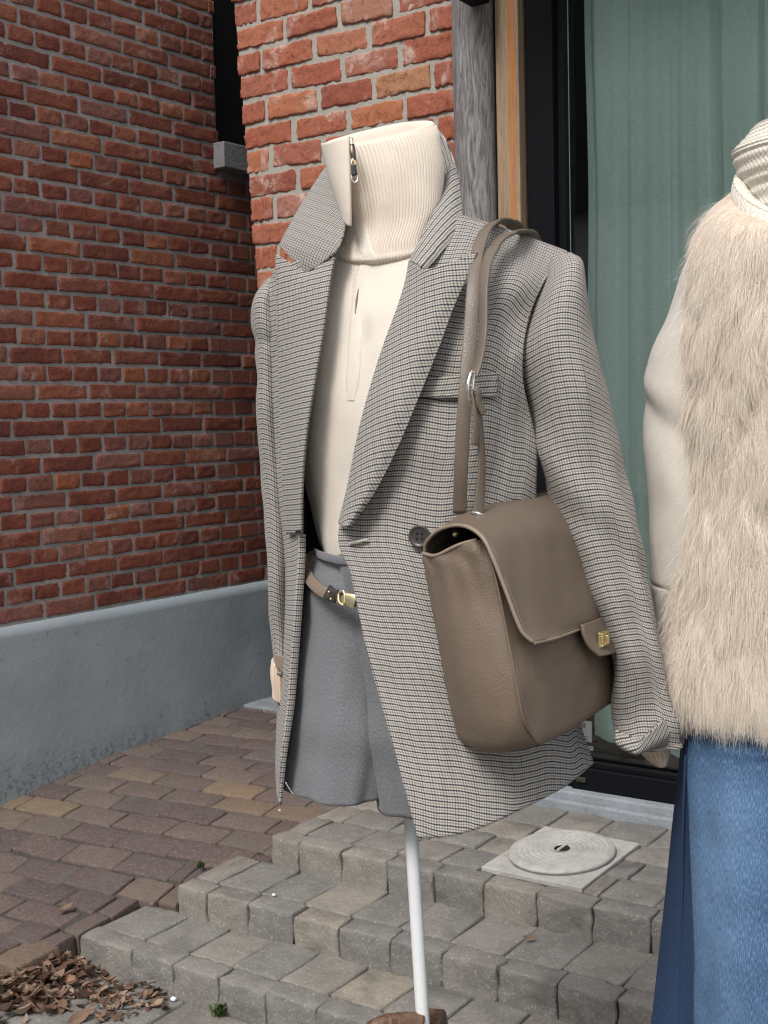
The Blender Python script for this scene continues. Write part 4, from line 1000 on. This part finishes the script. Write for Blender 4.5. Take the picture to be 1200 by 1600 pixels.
# lapels
lapR = [[(640, 407), (664, 421), (702, 411), (746, 393)], [(634, 440), (662, 447), (695, 446), (731, 430)], [(622, 480), (650, 487), (680, 490), (709, 480)],
        [(600, 540), (628, 548), (655, 553), (684, 548)], [(578, 610), (602, 618), (628, 624), (654, 622)], [(560, 680), (580, 690), (600, 697), (622, 698)],
        [(545, 755), (557, 762), (572, 768), (586, 768)], [(530, 818), (535, 822), (541, 825), (547, 823)]]
patch('lapel', fg(lapR, (.010, .028, .034, .028)), 50, 110, CK, bz, .003, planar=0.06, wr=.0012)
lapL = [[(523, 402, -.045), (500, 415, -.03), (478, 425, -.015), (431, 396, .02)], [(516, 440, -.055), (490, 446, -.036), (462, 447, -.012), (432, 433, .015)], [(505, 520, -.065), (482, 521, -.042), (458, 520, -.015), (434, 515, .015)],
        [(490, 610, -.06), (472, 609, -.04), (455, 606, -.012), (437, 603, .018)], [(478, 690, -.05), (466, 690, -.03), (453, 690, -.005), (440, 690, .02)], [(473, 760, -.035), (464, 761, -.015), (454, 762, .005), (443, 762, .025)], [(472, 834, -.015), (465, 834, .002), (457, 834, .02), (449, 834, .04)]]
patch('lapel', qg(lapL), 40, 100, CK, bz, .003, shear=-.09, wr=.0012)
# collar: two leaves, inner stand at the back of the neck
def two_edge(inner, outer, bulge=0.0, cols=4):
    rows = []
    for a, b in zip(inner, outer):
        A, Bb = Q(*a), Q(*b); rows.append([A * (1 - w) + Bb * w - FH * bulge * math.sin(math.pi * w) for w in np.linspace(0, 1, cols)])
    return rows
colL = two_edge([(519, 272, .07), (532, 305, .03), (541, 342, -.02), (530, 384, -.05), (505, 411, -.035), (478, 428, .0)],
                [(512, 258, .11), (489, 292, .09), (469, 324, .075), (455, 349, .065), (444, 369, .06), (437, 383, .06)], .004)
patch('collar_leaf', colL, 40, 70, CK, bz, .003, planar=1.02, wr=.0012)
colR = two_edge([(694, 284, -.0), (687, 312, -.04), (674, 340, -.072), (658, 372, -.095), (648, 392, -.105), (641, 408, -.112)],
                [(709, 253, .02), (717, 290, -.02), (721, 325, -.05), (719, 350, -.075), (699, 384, -.105), (664, 423, -.135)], .010)
patch('collar_leaf', colR, 40, 70, CK, bz, .003, planar=1.1, wr=.0012)
std = two_edge([(690, 330, .01), (688, 300, .035), (684, 262, .07), (676, 240, .10), (640, 235, .15), (560, 240, .16), (525, 262, .12), (520, 290, .07)],
               [(718, 300, -.02), (711, 258, .02), (697, 220, .06), (680, 203, .09), (640, 205, .15), (560, 225, .16), (520, 250, .13), (512, 262, .11)])
patch('collar_stand', std, 20, 90, CK, bz, .003, rot=math.pi / 2)
# pocket welt
welt = [[(652, 592), (690, 590), (735, 586), (777, 583)], [(648, 607), (688, 606), (734, 603), (777, 601)], [(643, 621), (686, 622), (733, 621), (776, 620)]]
patch('pocket_welt', fg(welt, (.004, .007, .007, .005)), 40, 16, CK, bz, .003, uvoff=(0.002, 0.001))
# buttons and buttonhole
def button(px, py, b, r, holes=True):
    c = Q(px, py, b); ax = -FH * .93 - RH * .3; ax /= np.linalg.norm(ax); u = np.cross(ax, [0, 0, 1]); u /= np.linalg.norm(u); w = np.cross(u, ax)
    prof = [(0, .0012), (.62, .0012), (.74, .0018), (.86, .0034), (.96, .0030), (1, .0015), (.95, 0), (0, 0)]; V = []
    for (q, h) in prof:
        for j in range(32): t = 2 * math.pi * j / 32; V.append(c + (u * math.cos(t) + w * math.sin(t)) * r * q + ax * h)
    o = mesh_obj('button', V, grid_faces(len(prof), 32, True), M['button'], bz)
    if holes:
        for (p, q) in ((-.22, -.22), (.22, -.22), (.22, .22), (-.22, .22)):
            cc = c + (u * p + w * q) * r + ax * .0013; V = [cc + (u * math.cos(2 * math.pi * j / 10) + w * math.sin(2 * math.pi * j / 10)) * r * .12 + ax * .0003 for j in range(10)]
            mesh_obj('thread_hole', V, [tuple(range(10))], M['black_void'], o, False)
            o.children[-1].location = o.location
    return o
button(656, 838, fb(656, 838, .008), .0135)
button(468, 834, -.016, .0055, False)
ribbon('buttonhole', [Q(545, 849, fb(545, 849, .004)), Q(556, 847, fb(556, 847, .005)), Q(575, 843, fb(575, 843, .004))], [.003, .004, .002], .002, M['knit_oat'], bz, n=12)
# sleeves
def fold_sl(s, t):
    up = np.clip((t - .35) / .25, 0, 1)
    return (.0045 * np.sin(24 * t + 2.2 * s) * np.exp(-((t - .30) / .10) ** 2) * (s < .3) + .0045 * np.sin(30 * t + 2.6 * s) * np.exp(-((t - .86) / .12) ** 2) + .002 * np.sin(3 * s + 6 * t)
            + .007 * np.exp(-((s - .62) / .16) ** 2) * up - .004 * np.exp(-((s - .15) / .3) ** 2) * up + .0035 * np.exp(-((t - .47 - .07 * s) / .035) ** 2) * (np.abs(s) < 1.3) - .003 * np.exp(-((t - .53 - .05 * s) / .03) ** 2))
SLR = [(862, 400, -.085, 894, 398, -.085, .018), (847, 440, -.09, 913, 416, -.085, .05), (822, 505, -.10, 920, 482, -.09, .064), (813, 562, -.10, 932, 545, -.09, .068), (818, 625, -.10, 948, 610, -.09, .066), (836, 700, -.105, 966, 690, -.095, .062), (852, 768, -.11, 983, 768, -.10, .058),
       (880, 838, -.115, 1000, 852, -.10, .054), (909, 908, -.12, 1017, 937, -.10, .052), (938, 972, -.12, 1031, 1022, -.10, .05), (962, 1040, -.115, 1043, 1085, -.095, .048), (962, 1105, -.11, 1056, 1120, -.09, .05), (961, 1150, -.11, 1064, 1142, -.085, .052), (974, 1164, -.11, 1062, 1152, -.085, .048)]
tube('sleeve', SLR, 110, 170, CK, bz, .0022, fold=fold_sl, wr=.0022)
# turned-up cuff edge at the right sleeve
patch('cuff_fold', qg([[(962, 1140, -.165), (985, 1150, -.175), (1008, 1150, -.172), (1046, 1112, -.135)], [(963, 1160, -.168), (985, 1172, -.178), (1004, 1172, -.175), (1056, 1135, -.135)], [(972, 1170, -.160), (988, 1176, -.165), (1000, 1174, -.165), (1064, 1150, -.125)]]), 50, 20, CK, bz, .003, rot=0.5)
patch('cuff_lining', qg([[(1004, 1171, -.168), (1035, 1155, -.150), (1066, 1143, -.120)], [(1010, 1172, -.15), (1040, 1166, -.135), (1068, 1154, -.11)], [(1010, 1168, -.12), (1040, 1160, -.11), (1062, 1150, -.10)]]), 20, 10, M['leather_belt'], bz, .002)
SLL = [(418, 436, .10, 438, 438, .09, .02), (404, 456, .10, 438, 462, .09, .04), (398, 482, .10, 438, 485, .09, .048), (398, 520, .105, 440, 525, .09, .052), (401, 556, .11, 441, 560, .10, .052), (403, 620, .115, 442, 622, .105, .052), (407, 690, .12, 445, 690, .11, .05), (413, 770, .13, 449, 770, .12, .048), (418, 855, .14, 453, 855, .13, .046), (420, 915, .145, 455, 918, .14, .045), (426, 970, .15, 454, 972, .15, .042), (430, 1020, .15, 452, 1024, .15, .04), (430, 1044, .15, 452, 1046, .15, .04)]
tube('sleeve', SLL, 80, 130, CK, bz, .0022, fold=lambda s, t: .002 * np.sin(20 * t + 2 * s) + .003 * np.sin(40 * t) * np.exp(-((t - .3) / .06) ** 2), wr=.0015)
patch('cuff_lining', qg([[(430, 1020, .108), (440, 1024, .106), (452, 1028, .106)], [(431, 1042, .108), (440, 1050, .106), (450, 1062, .106)]]), 12, 8, M['leather_belt'], bz, .002)

# --- handbag
bag = empty('handbag', tuple(Q(800, 1172, -.2)), 'taupe leather flap handbag with gold turn lock hanging from the shoulder', 'handbag')
LE, LF = M['leather'], M['leather_flap']
gus = qg([[(661, 866, -.195), (682, 869, -.222), (716, 853, -.245), (756, 842, -.262)], [(668, 905, -.195), (697, 905, -.232), (733, 893, -.252), (768, 884, -.265)], [(684, 990, -.20), (713, 995, -.240), (755, 988, -.262), (790, 980, -.272)],
          [(699, 1075, -.20), (730, 1080, -.245), (775, 1078, -.268), (806, 1068, -.278)], [(711, 1128, -.198), (744, 1140, -.24), (788, 1142, -.264), (819, 1128, -.274)], [(724, 1160, -.19), (756, 1171, -.222), (800, 1171, -.245), (840, 1161, -.252)], [(760, 1168, -.15), (790, 1168, -.17), (825, 1160, -.2), (850, 1152, -.22)]])
def gus_fold(s, t): return .003 * np.exp(-((t - .06) / .06) ** 2) * np.sin(15 * s + 2) + .0012 * np.exp(-((t - .15) / .12) ** 2) * np.sin(24 * s) + .0045 * np.sin(math.pi * s) * np.sin(math.pi * t)
patch('gusset', gus, 60, 90, LE, bag, .003, gus_fold, wr=.002)
fr = qg([[(756, 842, -.262), (815, 850, -.205), (868, 850, -.14), (935, 845, -.06)], [(772, 895, -.266), (832, 890, -.21), (885, 878, -.145), (948, 866, -.06)], [(792, 985, -.274), (850, 976, -.218), (905, 958, -.15), (965, 938, -.065)],
         [(808, 1070, -.280), (862, 1058, -.222), (915, 1032, -.152), (973, 1005, -.068)], [(820, 1126, -.276), (870, 1116, -.214), (922, 1090, -.146), (976, 1056, -.066)], [(840, 1162, -.253), (882, 1142, -.195), (924, 1116, -.135), (972, 1084, -.062)], [(852, 1152, -.22), (885, 1132, -.16), (924, 1106, -.10), (965, 1080, -.04)]])
patch('front', fr, 60, 80, LE, bag, .003, lambda s, t: .004 * np.sin(math.pi * s) * np.sin(math.pi * t), wr=.002)
bk = qg([[(662, 864, -.188), (740, 820, -.155), (810, 795, -.10), (880, 780, -.03)], [(700, 1075, -.19), (780, 1060, -.16), (860, 1030, -.10), (960, 1000, -.03)], [(735, 1160, -.17), (800, 1150, -.14), (880, 1120, -.09), (965, 1080, -.03)]])
patch('back', bk, 30, 40, M['suede_in'], bag, .003)
rod('seam_piping', [Q(754, 846, -.264), Q(772, 895, -.269), Q(791, 983, -.277), Q(807, 1069, -.283), Q(819, 1127, -.279), Q(840, 1162, -.255)], .0016, LE, bag, 70, 8)
fl = [[(664, 870, -.188), (745, 826, -.14), (805, 800, -.09), (880, 785, -.02)], [(666, 848, -.198), (727, 805, -.165), (797, 784, -.11), (866, 768, -.045)], [(688, 827, -.225), (748, 798, -.19), (815, 783, -.135), (885, 772, -.07)], [(722, 821, -.255), (785, 805, -.208), (845, 795, -.15), (905, 790, -.09)],
      [(752, 838, -.278), (812, 830, -.228), (866, 824, -.165), (920, 825, -.10)], [(770, 872, -.287), (824, 868, -.238), (876, 862, -.172), (930, 862, -.11)], [(792, 928, -.291), (840, 922, -.242), (888, 912, -.178), (938, 905, -.115)], [(814, 984, -.293), (858, 976, -.243), (902, 960, -.180), (947, 945, -.12)], [(834, 1004, -.290), (868, 996, -.243), (905, 982, -.180), (950, 964, -.12)]]
FG = qg(fl); patch('flap', FG, 50, 110, LF, bag, .004, lambda s, t: .0035 * np.sin(math.pi * s) * np.sin(math.pi * t) + .0025 * np.exp(-((s - .55) / .12) ** 2) * np.sin(3.0 * t + 1), wr=.0018)
Gf = surf(FG, 50, 110)
rod('flap_edge', list(Gf[::6, 0] - FH * .0012) , .0022, M['leather_edge'], bag, 120, 8)
rod('flap_edge', list(Gf[-1, ::5] - FH * .0012 - np.array([0, 0, .0005])), .0020, M['leather_edge'], bag, 60, 8)
for k_, col_ in ((0, 2), (1, 0)):
    pth_ = list(Gf[14::8, col_] - FH * .0035) if k_ == 0 else list(Gf[-4, 3::5] - FH * .0035)
    rod('stitching', pth_, .00045, M['leather_edge'], bag, 90, 5)
rod('rim_edge' , [p - FH * .001 + np.array([0, 0, .001]) for p in surf(gus, 60, 90)[0, ::6]], .0022, M['leather_edge'], bag, 50, 8)
rod('inner_snap', [Q(712, 834, -.225), Q(713, 834, -.229)], .004, M['gold'], bag, 4, 14)
tabp = two_edge([(908, 976, -.186), (912, 995, -.188), (922, 1014, -.186), (936, 1026, -.18)], [(953, 958, -.118), (962, 980, -.12), (969, 1000, -.122), (966, 1018, -.135)], .004)
patch('tab', tabp, 24, 24, LF, bag, .004)
lk = Q(940, 998, -.166)
u = (Q(960, 985, -.13) - Q(920, 1002, -.19)); u /= np.linalg.norm(u); wv = np.array([0, 0, 1.0]); wv = wv - u * (wv @ u); wv /= np.linalg.norm(wv); nn = np.cross(wv, u); nn = nn if nn @ FH < 0 else -nn
def lockbox(name, a0, a1, b0, b1, c0, c1, mat):
    V = [lk + u * a + wv * b + nn * c_ for c_ in (c0, c1) for (a, b) in ((a0, b0), (a1, b0), (a1, b1), (a0, b1))]
    o = mesh_obj(name, V, BOXF, mat, bag, False); md = o.modifiers.new('bevel', 'BEVEL'); md.width = .0007; md.segments = 2
lockbox('lock_plate', -.011, .011, -.009, .009, 0, .003, M['gold'])
for (a0, a1, b0, b1) in ((-.0095, .0095, .0055, .008), (-.0095, .0095, -.008, -.0055), (-.0095, -.007, -.0052, .0052), (.007, .0095, -.0052, .0052)): lockbox('lock_rim', a0, a1, b0, b1, .0031, .0055, M['gold'])
lockbox('lock_bar', -.0025, .0025, -.005, .005, .0031, .009, M['gold'])
# straps
rod('stitching', [Q(732 - 0, 780, -.2105), Q(735, 700, -.2125), Q(738, 620, -.2125)], .0004, M['leather_edge'], bag, 40, 5)
SP = M['leather_strap']
ribbon('strap', [Q(718, 802, -.19), Q(721, 720, -.205), Q(727, 620, -.205), Q(735, 520, -.190), Q(740, 450, -.175), Q(747, 390, -.145), Q(762, 356, -.115), Q(785, 345, -.06), Q(812, 360, -.0), Q(825, 400, .05)],
       [.0155, .0158, .016, .016, .016, .0155, .016, .016, .016, .016], .0034, SP, bag, twists=[0, 0, 0, .1, .15, .25, .35, .3, .2, .2], n=110,
       normal=[-FH, -FH, -FH, -FH, -FH, -FH * .8 + np.array([0, 0, .5]), -FH * .4 + np.array([0, 0, .9]), np.array([0, 0, 1.0]), FH * .6 + np.array([0, 0, .6]), FH])
ribbon('strap', [Q(739, 590, -.224), Q(748, 565, -.220), Q(755, 520, -.212), Q(756, 450, -.19), Q(763, 405, -.165), Q(783, 373, -.135), Q(812, 362, -.09), Q(832, 370, -.03), Q(845, 400, .03)],
       [.014, .013, .0135, .014, .0145, .015, .016, .016, .016], .0034, SP, bag, twists=[1.0, 1.0, 1.05, .95, .7, .35, .2, .2, .2], n=100,
       normal=[-FH, -FH, -FH, -FH, -FH * .9 + np.array([0, 0, .3]), -FH * .6 + np.array([0, 0, .8]), np.array([0, 0, 1.0]), FH * .5 + np.array([0, 0, .8]), FH])
ribbon('strap', [Q(741, 618, -.224), Q(748, 650, -.222), Q(752, 700, -.218), Q(752, 750, -.216), Q(747, 803, -.216)], [.012, .0125, .012, .012, .0125], .0034, SP, bag, twists=[1.0, 1.0, .95, .75, .3], n=60)
ribbon('strap_tail', [Q(740, 615, -.228), Q(744, 640, -.23), Q(745, 668, -.23), Q(742, 696, -.229)], .0115, .0034, SP, bag, twists=[1.1, 1.0, .85, .8], n=30)
ribbon('strap_keeper', [Q(741, 607, -.232), Q(747, 612, -.233), Q(749, 630, -.232), Q(756, 646, -.228)], .010, .003, SP, bag, twists=[1.0, .9, .85, .7], n=24)
loop('buckle_frame', [Q(736, 581, -.232), Q(741, 583, -.228), Q(739, 600, -.228), Q(738, 622, -.230), Q(733, 624, -.234), Q(731, 602, -.236)], .0018, M['silver'], bag)
rod('buckle_bar', [Q(731, 602, -.234), Q(739, 603, -.228)], .0013, M['silver'], bag, 6, 8)
ribbon('strap_slot', [Q(737, 800, -.214), Q(748, 803, -.222), Q(758, 806, -.216)], .004, .003, M['silver'], bag, n=10)

# ================================================================== THE SECOND MANNEQUIN
DM = -.10
vest = empty('fur_vest', tuple(Q(1240, 1140, DM)), 'fluffy beige fur vest over an oatmeal sweater and jeans', 'vest')
VR = [(1168, 312, DM, 1330, 312, DM, .075, .05), (1122, 335, DM, 1372, 335, DM, .10, .035), (1096, 400, DM, 1395, 395, DM, .10), (1086, 470, DM, 1405, 470, DM, .115), (1082, 550, DM, 1410, 550, DM, .12), (1090, 640, DM, 1410, 640, DM, .12), (1088, 730, DM, 1412, 730, DM, .12),
      (1074, 830, DM, 1420, 830, DM, .12), (1062, 930, DM, 1425, 930, DM, .12), (1052, 990, DM, 1428, 990, DM, .118), (1052, 1026, DM, 1425, 1026, DM, .115), (1062, 1050, DM, 1415, 1050, DM, .108)]
tube('backing', VR, 90, 80, M['fur_skin'], vest)
# fur strands
ctrl = []
for r in VR:
    a, b = Q(*r[0:3]), Q(*r[3:6]); ctrl.append(np.concatenate([(a + b) / 2, (b - a) / 2, FH * r[6] + np.array([0, 0, r[7] if len(r) > 7 else 0])]))
ctrl = np.array(ctrl); NS = 150000; KP = 7
rngn = np.random.default_rng(11)
vv = rngn.random(NS) * (len(VR) - 1); top_ = rngn.random(NS) < .12; vv[top_] = rngn.random(int(top_.sum())) * 1.6; th = rngn.uniform(-math.pi * .62, math.pi * .22, NS)
tab = cr_eval(ctrl, np.linspace(0, len(VR) - 1, 400)); ix = np.clip((vv / (len(VR) - 1) * 399), 0, 398.99); i0 = ix.astype(int); fr_ = (ix - i0)[:, None]
S = tab[i0] * (1 - fr_) + tab[i0 + 1] * fr_
rootp = S[:, 0:3] + S[:, 3:6] * np.sin(th)[:, None] - S[:, 6:9] * np.cos(th)[:, None]
nrm = rootp - S[:, 0:3]; nrm[:, 2] *= .2
nrm /= np.linalg.norm(nrm, axis=1)[:, None]
# clumps: each strand leans to a nearby guide
gx = th * 0.16; gy = rootp[:, 2]
def n2(x, y, f, s): return np.array([noise.noise(Vector((a * f, b * f, s))) for a, b in zip(x, y)])
c1 = n2(gx, gy, 26, 1.0); c2 = n2(gx, gy, 26, 9.0); c3 = n2(gx, gy, 75, 4.0); c4 = n2(gx, gy, 75, 14.0); c5 = n2(gx, gy, 9, 3.0)
side = np.cross(nrm, np.array([0, 0, 1.0])); side /= np.linalg.norm(side, axis=1)[:, None]
down = np.array([0, 0, -1.0])
sidew = (c1 * .75 + c3 * .6 + c5 * .5 - .24) + rngn.normal(0, .11, NS)
lift = .58 + .5 * c2 + .4 * c4 + rngn.normal(0, .13, NS)
upper = np.clip(1 - vv / 2.2, 0, 1)
dirs = down * (1.0 - .55 * upper)[:, None] + side * sidew[:, None] + nrm * (lift + .35 * upper)[:, None] + np.array([0, 0, 1.0]) * (upper * .25 * rngn.random(NS))[:, None]
# at the shoulder the hair runs outwards
dirs /= np.linalg.norm(dirs, axis=1)[:, None]
wild = rngn.random(NS) < .025; dirs[wild] += nrm[wild] * .8 + rngn.normal(0, .35, (int(wild.sum()), 3)); dirs /= np.linalg.norm(dirs, axis=1)[:, None]
ln = .041 * (1 + .25 * c5 + rngn.normal(0, .14, NS)) * np.where(vv > len(VR) - 2.5, 1.15, 1.0)
tt = np.linspace(0, 1, KP)
pts = np.empty((NS, KP, 3))
for k, t in enumerate(tt):
    bend = down * .35 * t ** 2 - nrm * (.20 * t ** 2)
    pts[:, k] = rootp + (dirs * t + bend) * ln[:, None] + side * (np.sin(t * 5 + c3 * 9) * .0012 * t)[:, None]
org = np.array(vest.location)
hc = bpy.data.hair_curves.new('fur'); hc.add_curves([KP] * NS)
hc.points.foreach_set('position', (pts - org).astype(np.float32).ravel())
ra = hc.attributes.get('radius') or hc.attributes.new('radius', 'FLOAT', 'POINT')
rad = np.tile(np.linspace(.00030, .00007, KP), NS).astype(np.float32); ra.data.foreach_set('value', rad)
ta = hc.attributes.new('tint', 'FLOAT', 'CURVE'); ta.data.foreach_set('value', np.clip(.66 + .35 * c1 + .25 * c4 + rngn.normal(0, .16, NS), 0, 1).astype(np.float32))
hc.materials.append(M['fur']); fo = bpy.data.objects.new('fur', hc); link(fo, vest)

# sweater with rolled neck under the vest
sw2 = empty('sweater', tuple(Q(1100, 1010, DM)), 'oatmeal jersey sweater with chunky rolled neck under the fur vest', 'sweater')
DS = -.06
tube('sleeve', [(1085, 385, DS, 1150, 380, DS, .03), (1064, 430, DS, 1150, 430, DS, .045), (1043, 500, DS, 1140, 500, DS, .05), (1021, 565, DS, 1125, 565, DS, .052), (1013, 620, DS, 1120, 620, DS, .054), (1012, 690, DS, 1120, 690, DS, .054), (1015, 770, DS, 1115, 770, DS, .052), (1018, 850, DS, 1110, 850, DS, .05), (1022, 905, DS, 1108, 905, DS, .05), (1024, 925, DS, 1108, 930, DS, .046), (1030, 985, DS, 1105, 990, DS, .046), (1036, 1030, DS, 1105, 1035, DS, .04)],
     90, 130, M['knit_oat'], sw2, .003, fold=lambda s, t: .004 * np.exp(-((t - .46 - .05 * s) / .03) ** 2) * -1 + .003 * np.exp(-((t - .40 - .04 * s) / .04) ** 2) + .004 * np.exp(-((t - .56 - .06 * s) / .05) ** 2) - .004 * np.exp(-((t - .78 - .01 * s) / .02) ** 2) + .002 * np.sin(12 * t + s), wr=.0014)
DN = -.10
tube('rolled_neck', [(1150, 296, DN, 1345, 296, DN, .075), (1147, 312, DN, 1348, 312, DN, .082), (1149, 328, DN, 1346, 326, DN, .088), (1157, 338, DN, 1338, 336, DN, .086), (1168, 332, DN, 1326, 330, DN, .078), (1172, 312, DN, 1322, 310, DN, .066), (1168, 294, DN, 1326, 294, DN, .064), (1158, 289, DN, 1336, 289, DN, .068), (1150, 295, DN, 1344, 295, DN, .074)], 320, 70, M['knit_white'], sw2, 0, (52, .0005), tilt=.05)
tube('neck', [(1178, 330, DN, 1322, 328, DN, .05), (1170, 296, DN, 1326, 294, DN, .058), (1159, 272, DN, 1330, 270, DN, .07), (1151, 244, DN, 1335, 242, DN, .074), (1150, 232, DN, 1335, 232, DN, .074), (1160, 221, DN, 1328, 222, DN, .07), (1172, 208, DN, 1318, 208, DN, .062), (1181, 196, DN, 1308, 195, DN, .055), (1190, 189, DN, 1300, 188, DN, .05), (1200, 190, DN, 1290, 190, DN, .045), (1206, 205, DN, 1284, 205, DN, .04)], 160, 110, M['knit_white'], sw2, 0,
     fold=lambda s, t: .0012 * np.sin(t * 95 + .6 * np.sin(3 * s)) + .004 * np.sin(3 * s + 2) * np.sin(math.pi * t))

# jeans
je = empty('jeans', tuple(Q(1200, 1560, DM)), 'wide leg washed blue jeans below the fur vest', 'jeans')
Jf, Js = [], []
for (y, xe, xl) in ((1085, 1080, 1075), (1130, 1074, 1069), (1200, 1074, 1064), (1300, 1078, 1053), (1400, 1082, 1043), (1500, 1085, 1032), (1600, 1085, 1021), (1760, 1088, 1003), (1960, 1090, 985)):
    k = min(1, max(0, (y - 1100) / 350)); 
    Jf.append([(xe, y, -.10 - .07 * k), (xe + 22, y + 2, -.125 - .08 * k), (1150, y + 5, -.165 - .08 * k), (1240, y + 4, -.18 - .08 * k), (1340, y, -.15 - .05 * k), (1420, y - 4, -.10)])
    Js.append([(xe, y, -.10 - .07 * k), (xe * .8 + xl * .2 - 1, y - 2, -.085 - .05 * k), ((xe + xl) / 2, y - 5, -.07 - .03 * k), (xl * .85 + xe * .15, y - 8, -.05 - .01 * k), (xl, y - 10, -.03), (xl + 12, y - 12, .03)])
patch('front_leg', qg(Jf), 80, 110, M['denim_front'], je, .003, lambda s, t: .004 * np.sin(9 * s + 2.5) * t + .006 * np.exp(-((t - .125 - .03 * s) / .012) ** 2) + .005 * np.exp(-((t - .185 - .04 * s) / .014) ** 2) + .004 * np.sin(5 * s + 7 * t) * np.clip(t - .2, 0, 1), wr=.006)
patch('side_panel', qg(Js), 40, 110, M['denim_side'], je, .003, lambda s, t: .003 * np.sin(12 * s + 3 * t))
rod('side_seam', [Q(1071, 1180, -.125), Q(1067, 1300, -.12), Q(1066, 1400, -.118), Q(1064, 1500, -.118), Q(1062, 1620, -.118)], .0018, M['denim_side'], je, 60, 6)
